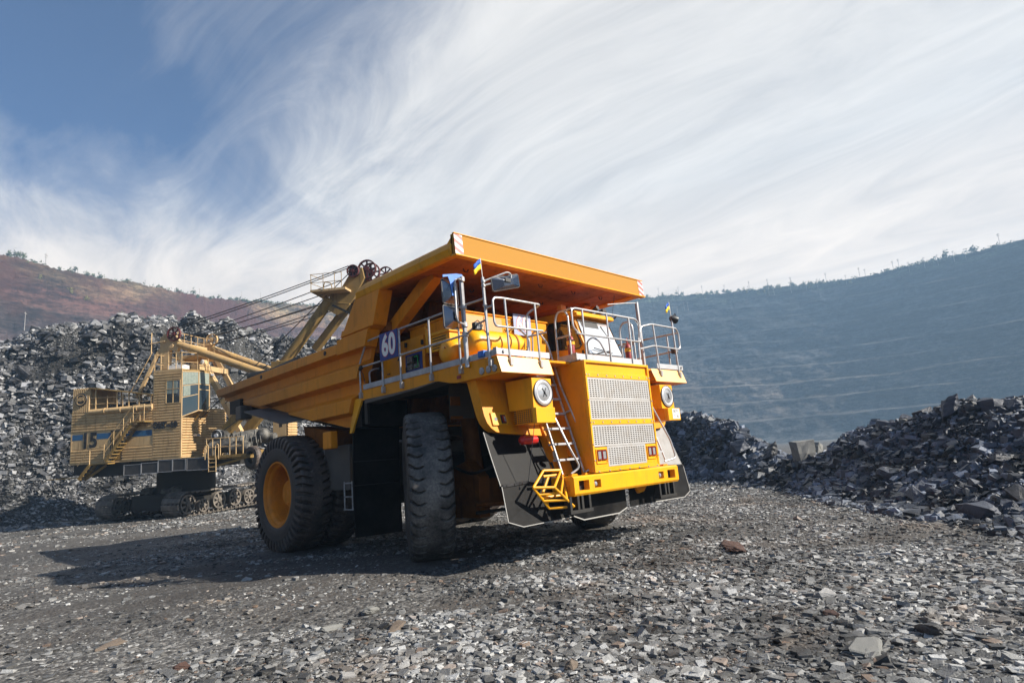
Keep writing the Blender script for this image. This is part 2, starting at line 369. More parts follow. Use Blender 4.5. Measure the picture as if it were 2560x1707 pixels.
# ---------------- chassis
b = MB()
for s in (-1, 1):
    b.prism([(-2.9, 1.25), (-2.9, 1.75), (-1.5, 2.05), (2.5, 2.1), (8.5, 2.75), (9.2, 2.6), (9.2, 2.1), (7, 1.7), (2.5, 1.45), (-1.5, 1.2)], 'x', s*.75, s*1.12)
b.box(-1.1, 1.1, 2.4, 3.0, 1.3, 2.2); b.box(-1.1, 1.1, 8.4, 8.9, 2.0, 2.6)
b.cyl((-2.0, 5.353, 1.5), (2.0, 5.353, 1.5), .62, 24); b.box(-.8, .8, 4.2, 6.6, .95, 2.2)
b.box(-1.3, 1.3, -1.9, .2, 2.0, 3.5)
chassis = b.build('chassis', M['frame'], T)
b = MB()   # front axle and suspension
b.box(-1.75, 1.75, -.55, .1, .95, 1.5)
for s in (-1, 1):
    b.prism([(-.7, .72), (.35, .72), (.5, 1.3), (.25, 1.75), (-.35, 1.9), (-.75, 1.55)], 'x', s*1.55, s*1.85)
    b.cyl((s*1.45, -.2, 1.3), (s*1.35, .05, 3.2), .2, 16)
    b.tube([(s*1.0, -.95, .95), (s*2.0, -.75, 1.0)], .05, 8); b.cyl((s*1.86, -.25, 1.25), (s*1.9, -.25, 1.25), .14, 14)
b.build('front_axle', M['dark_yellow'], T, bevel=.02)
b = MB()
for s in (-1, 1):
    b = MB(); b.tube([(s*1.0, -1.0, .85), (s*2.1, -.9, .85)], .035, 8); b.tube([(s*1.4, -1.4, 1.9), (s*1.9, -.6, 1.6), (s*2.0, .2, 1.9)], .03, 6, fl=.2); b.build('steering_rod', M['black'], T)
# ---------------- tyres and wheels
def smooth_profile():
    h = [(.36, .79), (.42, .83), (.455, .89), (.475, 1.0), (.47, 1.14), (.455, 1.26), (.44, 1.36), (.425, 1.42), (.395, 1.462), (.34, 1.482), (.22, 1.493), (.08, 1.499)]
    h = [(x*.94, r) for x, r in h]; pts = [(-x, r) for x, r in h]+[(x, r) for x, r in reversed(h)]
    P = np.array(pts); d = np.r_[0, np.cumsum(np.hypot(*np.diff(P, axis=0).T))]; t = np.linspace(0, d[-1], 92)
    return np.c_[np.interp(t, d, P[:, 0]), np.interp(t, d, P[:, 1])]
def tyre_mesh(name, rear, mat):
    P = smooth_profile(); n = 960; th = np.linspace(0, 2*PI, n, endpoint=False)
    X, TH = np.meshgrid(P[:, 0], th); Rr = np.broadcast_to(P[:, 1], X.shape).copy()
    sgn = np.sign(X); ax = np.abs(X)/.42; N = 46 if rear else 42
    if rear:
        ph = TH*N/(2*PI)+np.where(sgn > 0, .5, 0)+ax*.9*(1-.25*ax); duty = .32+.20*np.clip((ax-.4)/.6, 0, 1); dep = .115; lo = .28
    else:
        ph = TH*N/(2*PI)+np.where(sgn > 0, .5, 0)+.16*np.sin(ax*7.5)+ax*.35; duty = .17+.20*np.clip((ax-.45)/.55, 0, 1)**1.5; dep = .065; lo = .30
    fr = np.abs((ph % 1)-.5)*2          # 1 at groove centre line
    g = np.clip((fr-(1-duty))/(.10), 0, 1); g = g*g*(3-2*g)
    m_in = np.clip((ax-lo)/.10, 0, 1)
    sh = np.clip((Rr-(1.17 if rear else 1.30))/.10, 0, 1)
    tread = np.clip((Rr-1.43)/.03, 0, 1); d = g*m_in*sh*dep
    Rn = Rr-d*(.35+.65*tread)*(.8 if rear else 1); Xn = X-sgn*d*(1-tread*.9)*(.75 if rear else 1)
    lug = (1-g)*sh*m_in*np.clip((ax-.8)/.2, 0, 1)*.018; Xn = Xn+sgn*lug
    ring = np.where(np.abs(Rr-1.13) < .008, .006, 0)+np.where(np.abs(Rr-.93) < .008, .005, 0); Xn = Xn+sgn*ring
    Rn = Rn+np.array([noise.noise(Vector((math.cos(t)*4, math.sin(t)*4, 0))) for t in th])[:, None]*.004*tread
    V = np.stack([Xn, Rn*np.cos(TH), Rn*np.sin(TH)], -1).reshape(-1, 3); k = P.shape[0]
    i = np.arange(n)[:, None]; j = np.arange(k-1)[None]; a = i*k+j; c = ((i+1) % n)*k+j
    F = np.stack([a, a+1, c+1, c], -1).reshape(-1, 4); o = np_mesh(name, V, F, mat, smooth=True); o.data.set_sharp_from_angle(angle=R(38)); return o
def rim_obj(parent, s, rear):
    """s: side the dished face looks to (+1/-1 on local X)"""
    b = MB(); e = .385 if rear else .27
    if rear: pr = [(e-.06, .845), (e, .85), (e+.02, .835), (e+.02, .80), (e-.01, .775), (e-.06, .765), (e-.09, .72), (e-.13, .70), (e-.20, .695), (e-.21, .685), (e-.44, .67), (e-.45, .66), (e-.62, .65), (e-.64, .36), (e-.64, .30)]
    else: pr = [(e, .80), (e+.03, .80), (e+.03, .77), (e-.03, .72), (e-.06, .66), (e-.16, .64), (e-.18, .3)]
    b.lathe([(s*t, r) for t, r in pr], (0, 0, 0), (1, 0, 0), 48)
    b.lathe([(-s*e, .82), (-s*(e-.05), .76), (-s*(e-.12), .74), (-s*.2, .72)], (0, 0, 0), (1, 0, 0), 32)
    o = b.build('rim', M['rim'], parent, smooth=30)
    h = MB(); z = e-.40 if rear else e-.18
    if rear: h.lathe([(s*(e-.64), .46), (s*(e-.60), .44), (s*(e-.52), .385), (s*(z-.04), .375)], (0, 0, 0), (1, 0, 0), 40)
    h.lathe([(s*(z-.05), .40), (s*z, .40), (s*(z+.05), .37), (s*(z+.07), .33), (s*(z+.12), .315), (s*(z+.14), .25), (s*(z+.135), .2), (s*(z+.15), .10), (s*(z+.13), .05), (s*(z+.13), .001)], (0, 0, 0), (1, 0, 0), 32)
    h.bolts([(s*(z+.05), math.cos(a)*.35, math.sin(a)*.35) for a in np.linspace(0, 2*PI, 20, endpoint=False)], (s, 0, 0), .018, .03)
    h.bolts([(s*(z+.12), math.cos(a)*.27, math.sin(a)*.27) for a in np.linspace(0, 2*PI, 12, endpoint=False)], (s, 0, 0), .013, .03)
    h.bolts([(s*(z+.02), math.cos(a)*.57, math.sin(a)*.57) for a in np.linspace(0, 2*PI, 30, endpoint=False)], (s, 0, 0), .016, .03) if not rear else h.bolts([(s*(e-.62), math.cos(a)*.55, math.sin(a)*.55) for a in np.linspace(0, 2*PI, 30, endpoint=False)], (s, 0, 0), .018, .03)
    h.build('hub', M['rim'], parent, smooth=30)
TY_F = tyre_mesh('tyre', False, M['tyre_front']); TY_R = tyre_mesh('tyre', True, M['tyre_rear'])
def wheel(loc, rz, tyre, side, rear, first):
    w = empty('wheel', loc, (R(13), 0, rz), T)
    t = tyre if first else tyre.copy()
    if not first: COL.objects.link(t)
    t.parent = w
    rim_obj(w, side, rear); return w
STEER = R(-32.5)
wheel((-2.63, 0, 1.475), STEER, TY_F, -1, False, True)['label'] = 'steered front wheel with worn wavy tread'
wheel((2.63, 0, 1.475), STEER, TY_F, 1, False, False)
wheel((-3.06, 5.353, 1.47), 0, TY_R, -1, True, True)['label'] = 'outer rear wheel with deep orange dished rim'
wheel((3.06, 5.353, 1.47), 0, TY_R, 1, True, False)
for s in (-1, 1): wheel((s*2.13, 5.353, 1.5), 0, TY_R, s, False, False)
# ---------------- radiator housing
b = MB(); b.hexa([(-1.11, -3.18, 1.47), (1.11, -3.18, 1.47), (1.11, -1.0, 1.47), (-1.11, -1.0, 1.47), (-1.11, -3.18, 3.64), (1.11, -3.18, 3.64), (1.11, -1.0, 3.64), (-1.11, -1.0, 3.64)])
rad = b.build('radiator_housing', M['yellow'], T, bevel=.012)
def frame_y(b, x0, x1, z0, z1, w, y0, y1):
    b.box(x0, x1, y0, y1, z1-w, z1); b.box(x0, x1, y0, y1, z0, z0+w); b.box(x0, x0+w, y0, y1, z0+w, z1-w); b.box(x1-w, x1, y0, y1, z0+w, z1-w)
b = MB(); Y0, Y1 = -3.225, -3.18
frame_y(b, -1.11, 1.11, 1.47, 3.64, .05, Y0-.015, Y1)
b.box(-1.06, 1.06, Y0-.006, Y1, 3.30, 3.40); b.box(-1.06, 1.06, Y0-.006, Y1, 2.37, 2.47); b.box(-1.06, 1.06, Y0-.003, Y1, 1.52, 1.56)
b.box(-1.06, -.66, Y0, Y1, 1.56, 1.94); b.box(.66, 1.06, Y0, Y1, 1.56, 1.94)
b.box(-1.06, 1.06, Y0+.03, Y1, 3.40, 3.59)
bez = b.build('front_frame', M['yellow_sunlit'], rad, bevel=.006)
b = MB()
for z in (3.35, 2.42): b.bolts([(x, Y0-.006, z) for x in np.linspace(-1.0, 1.0, 8)], (0, -1, 0), .016, .012)
b.bolts([(x, Y0-.015, 1.49) for x in np.linspace(-1.0, 1.0, 7)], (0, -1, 0), .016, .012)
b.bolts([(s*1.085, Y0-.015, z) for s in (-1, 1) for z in (1.7, 2.0, 2.42, 2.85, 3.35)], (0, -1, 0), .015, .012)
b.build('bolt', M['silver'], rad)
b = MB(); b.box(-1.05, 1.05, -3.188, -3.183, 1.55, 3.31); b.build('radiator_core', M['grille_back'], rad)
def grille(x0, x1, z0, z1, y, nx, nz):
    b = MB(); W = (x1-x0); H = (z1-z0); m = .03; px = (W-2*m)/nx; pz = (H-2*m)/nz; hw = px*.62; hh = pz*.46
    b.box(x0, x1, y, y+.006, z0, z0+m); b.box(x0, x1, y, y+.006, z1-m, z1)
    b.box(x0, x0+m, y, y+.006, z0+m, z1-m); b.box(x1-m, x1, y, y+.006, z0+m, z1-m)
    for i in range(nz):
        zc = z0+m+pz*(i+.5)
        b.box(x0+m, x1-m, y, y+.006, zc+hh/2, zc+pz/2 if i == nz-1 else zc+pz-hh/2)
        if i == 0: b.box(x0+m, x1-m, y, y+.006, zc-pz/2, zc-hh/2)
        for j in range(nx+1):
            a = x0+m+px*j-(px-hw)/2; c = a+(px-hw); a = max(a, x0+m); c = min(c, x1-m)
            b.box(a, c, y+.0005, y+.0055, zc-hh/2, zc+hh/2)
    return b
YG = -3.222
grille(-1.055, 1.055, 2.875, 3.295, YG, 24, 9).build('grille', M['grille'], rad, smooth=0)
grille(-1.055, 1.055, 2.475, 2.87, YG, 24, 9).build('grille', M['grille'], rad, smooth=0)
grille(-1.055, 1.055, 1.955, 2.365, YG, 24, 9).build('grille', M['grille'], rad, smooth=0)
grille(-.655, .655, 1.565, 1.95, YG-.004, 15, 9).build('grille', M['grille'], rad, smooth=0)
for s in (-1, 1):   # twin marker lamps
    g = MB(); cx = s*.86; frame_y(g, cx-.17, cx+.17, 1.63, 1.91, .018, Y0-.02, Y0); fr = g.build('lamp_panel', M['yellow_sunlit'], T, bevel=.005)
    for dx in (-.075, .075):
        g = MB(); frame_y(g, cx+dx-.068, cx+dx+.068, 1.70, 1.88, .014, Y0-.035, Y0); g.build('lamp_frame', M['lampred'], fr, bevel=.005)
        g = MB(); g.box(cx+dx-.054, cx+dx+.054, Y0-.022, Y0, 1.714, 1.866); g.build('lamp_lens', M['lamp'], fr, bevel=.01)
# ---------------- bumper
def holed_plate(b, x0, x1, z0, z1, y0, y1, holes):
    xs = sorted({x0, x1, *[h[0] for h in holes], *[h[1] for h in holes]}); zs = sorted({z0, z1, *[h[2] for h in holes], *[h[3] for h in holes]})
    for i in range(len(xs)-1):
        for j in range(len(zs)-1):
            cx, cz = (xs[i]+xs[i+1])/2, (zs[j]+zs[j+1])/2
            if any(h[0] < cx < h[1] and h[2] < cz < h[3] for h in holes): continue
            b.add([(xs[i], y0, zs[j]), (xs[i+1], y0, zs[j]), (xs[i+1], y0, zs[j+1]), (xs[i], y0, zs[j+1])], [(0, 1, 2, 3)])
    for h in holes:
        b.add([(h[0], y0, h[2]), (h[1], y0, h[2]), (h[1], y0, h[3]), (h[0], y0, h[3]), (h[0], y1, h[2]), (h[1], y1, h[2]), (h[1], y1, h[3]), (h[0], y1, h[3])], [(0, 1, 5, 4), (1, 2, 6, 5), (2, 3, 7, 6), (3, 0, 4, 7)])
holes = []
for s in (-1, 1):
    for a, c, z0, z1 in ((1.34, 1.64, 1.19, 1.365), (.99, 1.19, 1.205, 1.35)): holes.append((min(s*a, s*c), max(s*a, s*c), z0, z1))
b = MB(); holed_plate(b, -1.77, 1.77, 1.14, 1.42, -3.25, -3.12, holes)
b.add([(-1.77, -3.25, 1.42), (1.77, -3.25, 1.42), (1.77, -3.22, 1.45), (-1.77, -3.22, 1.45), (1.77, -2.70, 1.45), (-1.77, -2.70, 1.45)], [(0, 1, 2, 3), (3, 2, 4, 5)])
b.add([(-1.77, -3.25, 1.14), (1.77, -3.25, 1.14), (1.77, -3.22, 1.10), (-1.77, -3.22, 1.10), (1.77, -2.70, 1.10), (-1.77, -2.70, 1.10)], [(0, 3, 2, 1), (3, 5, 4, 2)])
for s in (-1, 1): b.add([(s*1.77, -3.25, 1.14), (s*1.77, -3.22, 1.10), (s*1.77, -2.7, 1.10), (s*1.77, -2.7, 1.45), (s*1.77, -3.22, 1.45), (s*1.77, -3.25, 1.42)], [(0, 1, 2, 3, 4, 5)])
bmp = b.build('bumper', M['yellow_sunlit'], T)
b = MB(); b.box(-1.74, 1.74, -3.11, -3.09, 1.12, 1.43); b.build('recess', M['black'], bmp)
for s in (-1, 1):
    b = MB(); b.lathe([(-.03, .001), (-.02, .035), (0, .05), (.05, .045)], (s*1.10, -3.20, 1.275), (0, 1, 0), 16); b.build('fog_lamp', M['lamp'], bmp)
    b = MB(); c = s*1.25-.02 if s < 0 else s*.75
    b.prism([(c-.28, 1.10), (c+.16, 1.10), (c+.02, .98), (c-.18, .95)], 'y', -3.0, -2.94); b.build('tow_bracket', M['yellow'], bmp, bevel=.01)
    b = MB(); cx = -1.62 if s < 0 else 1.28
    for dx in (-.27, -.06, .06, .27): b.box(cx+dx-.03, cx+dx+.03, -3.24, -3.1, .86, 1.10)
    b.box(cx-.32, cx+.32, -3.26, -3.06, .80, .86); b.build('tow_fork', M['frame'], bmp, bevel=.006)
b = MB(); b.box(-1.775, -1.772, -3.15, -2.98, 1.18, 1.38); b.cyl((-1.77, -3.06, 1.28), (-1.80, -3.06, 1.28), .02, 8); b.build('end_hatch', M['yellow'], bmp)
for x in (-1.55, -1.15, 1.55):
    b = MB(); b.prism([(x-.1, 1.45), (x+.1, 1.45), (x+.07, 1.49), (x-.07, 1.49)], 'y', -3.1, -3.0); b.build('bumper_lug', M['yellow'], bmp, bevel=.008)
# ---------------- fender decks
for s in (-1, 1):
    b = MB(); X = s*3.11
    def hx(p): return [(s*x, y, z) for x, y, z in p]
    b.box(s*1.12, X, -2.9, 1.55, 3.60, 3.65)
    b.prism([(1.66, 3.66), (1.66, 3.43), (-.16, 3.42), (-1.19, 3.45), (-1.55, 3.36), (-1.77, 3.33), (-3.0, 3.34), (-2.9, 3.66)], 'x', s*3.085, s*3.115)
    dk = b.build('fender_deck', M['yellow'], T, bevel=.01); b = MB()
    b.loft(hx([(3.115, -3.0, 3.345), (3.115, -2.97, 3.34), (3.115, -2.87, 3.655), (3.115, -2.9, 3.66)]), hx([(1.75, -3.0, 3.345), (1.75, -2.97, 3.34), (1.75, -2.87, 3.655), (1.75, -2.9, 3.66)])); b.build('deck_nose', M['nose'], dk, bevel=.008); b = MB()
    b.prism([(-3.0, 3.345), (-1.8, 3.33), (-1.8, 3.36), (-2.97, 3.365)], 'x', s*3.08, s*1.75)
    b.prism([(-3.0, 3.35), (-2.9, 3.65), (-2.3, 3.65), (-2.3, 3.35)], 'x', s*1.75, s*1.78)
    b.build('deck_soffit', M['yellow'], dk)
    b = MB(); b.box(s*1.2, s*3.05, -1.75, 1.6, 3.5, 3.58); b.box(s*3.0, s*3.06, 1.5, 1.62, 2.9, 3.5); b.build('deck_underframe', M['frame'], dk)
    b = MB(); b.prism([(1.63, 3.5), (1.95, 3.5), (2.24, 2.75), (2.13, 2.75)], 'x', s*3.05, s*3.10); b.build('deck_support', M['yellow_sunlit'], dk)
    b = MB(); b.prism([(1.5, 3.44), (.4, 3.42), (-.4, 3.43), (-1.15, 3.46), (-1.1, 3.44), (-.4, 3.39), (.5, 3.37), (1.5, 3.35)], 'x', s*3.12, s*2.7); b.build('splash_strip', M['tank'], dk)
    # front wing
    out = [(3.0, 3.345), (3.0, 2.66), (2.97, 2.52), (2.90, 2.42), (2.80, 2.35), (2.68, 2.325), (1.62, 2.245), (1.62, 3.345)]
    yF = lambda z: -2.16-(3.34-z)*.25; yB = lambda z: -1.90-(3.34-z)*.30
    b = MB(); b.loft([(s*x, yF(z), z) for x, z in out], [(s*x, yB(z), z) for x, z in out]); wing = b.build('front_wing', M['yellow'], T, bevel=.012)
    b = MB(); cx = 2.70   # lamp panel on the wing
    yy = lambda z: yF(z)
    def pl(x0, x1, z0, z1, a, c): b.hexa([(s*x0, yy(z0)-a, z0), (s*x1, yy(z0)-a, z0), (s*x1, yy(z0)-c, z0), (s*x0, yy(z0)-c, z0), (s*x0, yy(z1)-a, z1), (s*x1, yy(z1)-a, z1), (s*x1, yy(z1)-c, z1), (s*x0, yy(z1)-c, z1)])
    pl(2.86, 2.47, 2.47, 2.71, .035, -.01); pn = b.build('lamp_panel', M['yellow_sunlit'], wing, bevel=.008)
    b = MB(); b.bolts([(s*x, yy(z)-.035, z) for x in (2.84, 2.49) for z in (2.49, 2.69)], (0, -1, 0), .007, .006); pl(2.64, 2.53, 2.505, 2.665, .05, .03); b.build('lamp_recess', M['black'], pn)
    b = MB(); pl(2.62, 2.595, 2.52, 2.65, .075, .03); pl(2.62, 2.545, 2.635, 2.65, .075, .03); pl(2.62, 2.545, 2.52, 2.535, .075, .03); b.build('lamp_frame', M['lampred'], pn, bevel=.004)
    b = MB(); pl(2.593, 2.545, 2.537, 2.633, .07, .03); b.disc((s*2.77, yy(2.585)-.04, 2.585), (0, -1, .1), .035, 16); b.build('lamp_lens', M['lamp'], pn)
    # rubber skirt sheets
    b = MB()
    def sheet(pts, t=.018):
        b.loft(pts, [(x, y+t, z) for x, y, z in pts])
    sheet(hx([(3.0, -2.28, 2.36), (3.0, -2.44, 1.90), (3.0, -2.63, 1.40), (1.6, -2.63, 1.44), (1.6, -2.30, 2.30)]))
    up = b.build('mud_skirt', M['rubber' if s < 0 else 'skirt_sunlit'], T, smooth=0)
    b = MB(); sheet(hx([(3.0, -2.66, 1.39), (3.0, -2.76, .80), (2.68, -2.79, .69), (1.38, -2.82, .71), (1.38, -2.70, 1.44), (1.6, -2.66, 1.44)])); b.build('mud_skirt', M['rubber'], T, smooth=0)
    b = MB()
    for a, c in (((3.004, -2.28, 2.36), (3.005, -2.44, 1.90)), ((3.005, -2.44, 1.90), (3.005, -2.63, 1.40)), ((3.005, -2.66, 1.39), (3.005, -2.76, .80)), ((3.0, -2.76, .795), (2.68, -2.79, .685)), ((2.68, -2.79, .685), (1.38, -2.82, .705))):
        b.beam((s*a[0], a[1], a[2]), (s*c[0], c[1], c[2]), .014, .009, up=(0, 1, 0))
    b.build('skirt_edge', M['rubber_edge'], T, smooth=0)
    b = MB(); b.beam((s*2.99, -2.67, 1.40), (s*1.6, -2.67, 1.45), .02, .05); b.bolts([(s*x, -2.68, 1.43-.03*(x-1.6)/1.4) for x in np.linspace(1.75, 2.9, 7)], (0, -1, 0), .012, .012)
    b.build('hinge_strip', M['black'], T)
    # frame leg behind stair
    b = MB(); b.hexa(hx([(1.62, -2.42, 2.46), (1.1, -2.42, 2.46), (.9, -2.72, 1.46), (1.42, -2.72, 1.46), (1.62, -1.9, 2.46), (1.1, -1.9, 2.46), (.9, -2.0, 1.46), (1.42, -2.0, 1.46)])); b.box(s*1.14, s*1.5, -2.35, -1.9, 2.46, 3.34)
    b.build('wing_bracket', M['yellow'], T, bevel=.015)
    # headlamp box
    b = MB(); b.hexa(hx([(1.86, -3.0, 2.72), (2.39, -3.0, 2.72), (2.39, -2.36, 2.72), (1.86, -2.36, 2.72), (1.86, -3.0, 3.27), (2.385, -3.0, 3.27), (2.385, -2.30, 3.29), (1.86, -2.30, 3.29)])); hb = b.build('headlamp_box', M['yellow_sunlit'] if s < 0 else M['yellow_sunlit'], T, bevel=.01)
    b = MB(); b.lathe([(0, .252), (-.025, .252), (-.028, .242), (-.012, .235)], (s*2.115, -3.0, 3.0), (0, 1, 0), 40); b.build('lamp_ring', M['black'], hb)
    b = MB(); b.lathe([(-.02, .235), (-.038, .20), (-.03, .165), (-.022, .16)], (s*2.115, -3.0, 3.0), (0, 1, 0), 40); b.build('lamp_rim', M['kick'], hb)
    b = MB(); b.lathe([(-.018, .17), (-.035, .1), (-.045, .001)], (s*2.115, -3.0, 3.0), (0, 1, 0), 32); b.build('lamp_lens', M['lamp'], hb)
    b = MB()
    for dx, dz in ((-.05, .08), (.045, .085), (-.035, -.08), (.06, -.07)): b.beam((s*2.115, -3.052, 3.0), (s*2.115+dx, -3.046, 3.0+dz), .006, .010, up=(0, 1, 0))
    b.ball((s*2.115, -3.046, 3.0), .022, n=5); b.build('bulb_guard', M['black'], hb)
    b = MB(); b.box(s*1.93, s*2.44, -3.10, -3.0, 2.44, 2.72); b.build('light_box_front', M['yellow_sunlit'], hb, bevel=.01)
    b = MB(); b.box(s*1.93, s*2.38, -3.0, -2.5, 2.45, 2.72)
    for k in range(8): b.box(s*2.385, s*2.395, -2.5-.054*k-.07, -2.5-.054*k-.056, 2.46, 2.72)
    for k in range(8): b.box(s*2.384, s*2.394, -2.98, -2.46, 2.462+k*.036, 2.474+k*.036)
    b.build('side_vent', [M['yellow']], hb)
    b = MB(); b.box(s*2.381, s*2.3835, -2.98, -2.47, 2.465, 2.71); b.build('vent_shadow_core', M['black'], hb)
# centre skirts
b = MB()
def sheet(pts, t=.018): b.loft(pts, [(x, y+t, z) for x, y, z in pts])
sheet([(-1.45, -2.86, 1.2), (-1.42, -2.86, .72), (-1.13, -2.86, .62), (0, -2.86, .62), (.28, -2.86, .70), (.28, -2.86, 1.2)])
b.build('mud_skirt', M['rubber'], T, smooth=0)
b = MB(); b.beam((-1.42, -2.865, .72), (-1.13, -2.865, .62), .02, .012, up=(0, 1, 0)); b.beam((-1.13, -2.865, .62), (0, -2.865, .62), .02, .012, up=(0, 1, 0)); b.beam((0, -2.865, .62), (.28, -2.865, .70), .02, .012, up=(0, 1, 0)); b.build('skirt_edge', M['rubber_edge'], T)
b = MB(); sheet([(.45, -2.84, 1.2), (.45, -2.84, .70), (1.38, -2.84, .70), (1.38, -2.84, 1.2)]); b.build('mud_skirt', M['rubber'], T, smooth=0)
# licence plate on the far headlamp box
b = MB(); b.box(2.10, 2.40, -3.106, -3.101, 2.475, 2.705); npl = b.build('licence_plate', M['white'], T)
text('plate_number', '06591', .105, M['black'], npl, (2.25, -3.108, 2.65), (R(90), 0, 0), 0, .001, sx=.85, track=1.08)
text('plate_number', 'T  AE', .105, M['black'], npl, (2.25, -3.108, 2.53), (R(90), 0, 0), 0, .001, sx=.85)
# ---------------- railings
tr = .021
def rails(name, paths, r=tr, fl=.09, feet=(), mat='silver', parent=T):
    b = MB()
    for p in paths: b.tube(p, r, 8, fl=fl)
    for f in feet: b.box(f[0]-.035, f[0]+.035, f[1]-.035, f[1]+.035, f[2]-.10, f[2]+.03)
    return b.build(name, M[mat], parent)
xs = -3.15
rails('side_railing', [
    [(xs, 1.60, 3.5), (xs, 1.62, 4.26), (xs, 1.29, 4.73), (xs, .7, 4.74), (xs, -2.05, 4.74), (xs, -2.72, 4.73)],
    [(xs, 1.62, 4.18), (xs, -2.18, 4.18)], [(xs, -2.2, 4.18), (xs, -2.45, 4.30), (xs, -2.75, 4.33)]]
    + [[(xs, y, 3.52), (xs, y, 4.73)] for y in (.68, 0, -1.04, -1.95)]
    + [[(-2.95, 1.5, 3.66), (-2.95, 1.55, 4.1), (-2.8, 1.5, 4.16), (-2.0, 1.5, 4.16)]], feet=[(xs, y, 3.58) for y in (1.6, .68, -.02, -1.04, -1.95)])
rails('mirror_pole', [[(xs-.02, -2.16, 3.56), (xs-.02, -2.14, 5.32)]], r=.042)
rails('corner_pole', [[(xs, -2.76, 3.5), (xs, -2.72, 5.13)]], r=.028, feet=[(xs, -2.78, 3.58)])
rails('front_railing', [
    [(-1.88, -2.93, 4.20), (-3.10, -2.93, 4.18), (-3.14, -2.93, 4.25), (-3.14, -2.93, 4.70), (-2.9, -2.93, 4.72), (-1.88, -2.93, 4.72), (-1.84, -2.75, 4.70), (-1.95, -2.6, 4.6), (-1.95, -2.55, 3.66)],
    [(-2.82, -2.93, 3.55), (-2.84, -2.93, 4.72)], [(-2.03, -2.93, 3.55), (-2.05, -2.93, 4.72)],
    [(-1.95, -2.57, 4.15), (-1.75, -2.9, 4.19)], [(xs, -2.73, 4.55), (-3.14, -2.93, 4.55)]], feet=[(-2.82, -2.95, 3.58), (-2.03, -2.95, 3.58)])
rails('stair_grab_rail', [
    [(-1.80, -2.45, 3.66), (-1.82, -2.5, 4.15), (-1.84, -2.2, 4.45), (-1.84, -1.95, 4.40), (-1.84, -1.8, 3.66)]])
rails('cab_railing', [
    [(-1.12, -2.60, 3.64), (-1.12, -2.60, 4.55), (-1.12, -2.68, 4.71), (-1.12, -2.86, 4.71), (-1.12, -2.95, 4.6), (-1.12, -2.95, 3.66)],
    [(-1.12, -2.60, 4.18), (-1.12, -2.95, 4.18)], [(-1.12, -2.8, 4.71), (-1.14, -3.08, 4.70)],
    [(-1.0, -3.1, 4.20), (-1.17, -3.1, 4.30), (-1.17, -3.1, 4.68), (-1.05, -3.1, 4.71), (1.05, -3.1, 4.71), (1.17, -3.1, 4.60), (1.15, -3.1, 4.20), (1.05, -3.1, 4.19), (-1.0, -3.1, 4.19), (-1.08, -3.1, 4.21)],
    [(-.83, -3.1, 3.6), (-.83, -3.1, 4.71)], [(-.02, -3.1, 3.6), (-.02, -3.1, 4.71)], [(.76, -3.1, 3.6), (.78, -3.1, 4.71)],
    [(1.12, -2.60, 3.64), (1.12, -2.60, 4.55), (1.12, -2.68, 4.71), (1.12, -2.86, 4.71), (1.12, -2.95, 4.6), (1.12, -2.95, 3.66)], [(1.12, -2.60, 4.18), (1.12, -2.95, 4.18)],
    [(.3, -2.3, 3.66), (.12, -2.4, 4.25), (.2, -2.5, 4.35), (.32, -2.6, 4.25), (.5, -2.75, 3.66)]])
rails('front_railing', [
    [(1.30, -2.93, 3.70), (1.34, -2.93, 4.3), (1.5, -2.93, 4.62), (1.95, -2.93, 4.72), (3.05, -2.93, 4.72), (3.14, -2.93, 4.6), (3.14, -2.93, 4.25), (3.05, -2.93, 4.19), (1.95, -2.93, 4.2), (1.36, -2.93, 4.08)],
    [(2.08, -2.93, 3.55), (2.02, -2.93, 4.72)], [(2.93, -2.93, 3.55), (2.9, -2.93, 4.72)],
    [(3.14, -2.9, 4.62), (3.14, -1.0, 4.66)], [(3.14, -2.85, 4.18), (3.14, -1.0, 4.18)], [(3.14, -1.75, 3.6), (3.14, -1.75, 4.65)], [(3.14, -2.6, 3.6), (3.14, -2.6, 4.65)]],
    feet=[(2.08, -2.95, 3.58), (2.93, -2.95, 3.58)])
rails('mast', [[(2.9, -2.0, 3.66), (2.88, -2.0, 5.6)]], r=.045); rails('mast_arm', [[(2.88, -2.0, 5.58), (2.3, -2.0, 5.5), (1.6, -2.0, 5.38)]], r=.014)
rails('lamp_pole', [[(3.14, -2.80, 3.6), (3.13, -2.80, 5.02)]], r=.022)
b = MB()
for p in [(-3.15, -.02), (-3.15, -1.04)]: pass
b.box(-3.135, -3.12, -2.88, 1.52, 3.66, 3.775); b.box(-3.13, -1.75, -2.93, -2.915, 3.67, 3.785)
b.box(-1.14, 1.14, -3.09, -3.075, 3.66, 3.79); b.box(-1.135, -1.12, -3.07, -2.58, 3.65, 3.79)
b.box(2.0, 3.14, -2.93, -2.915, 3.67, 3.785); b.box(3.12, 3.135, -2.9, 1.5, 3.66, 3.78)
kp = b.build('kick_plate', M['kick'], T, bevel=.003)
b = MB(); b.box(-3.15, -3.12, -2.94, -2.85, 3.67, 3.80); b.box(-1.15, -1.12, -3.10, -2.99, 3.67, 3.80); b.cyl((-2.97, -2.93, 3.735), (-2.97, -2.96, 3.735), .028, 12); b.cyl((3.05, -2.93, 3.735), (3.05, -2.96, 3.735), .028, 12)
b.build('corner_bracket', M['silver'], kp)
# upper step deck in front of the cab
b = MB(); b.box(-1.13, 1.13, -3.17, -.2, 3.645, 3.66); b.build('walkway', M['kick'], T)
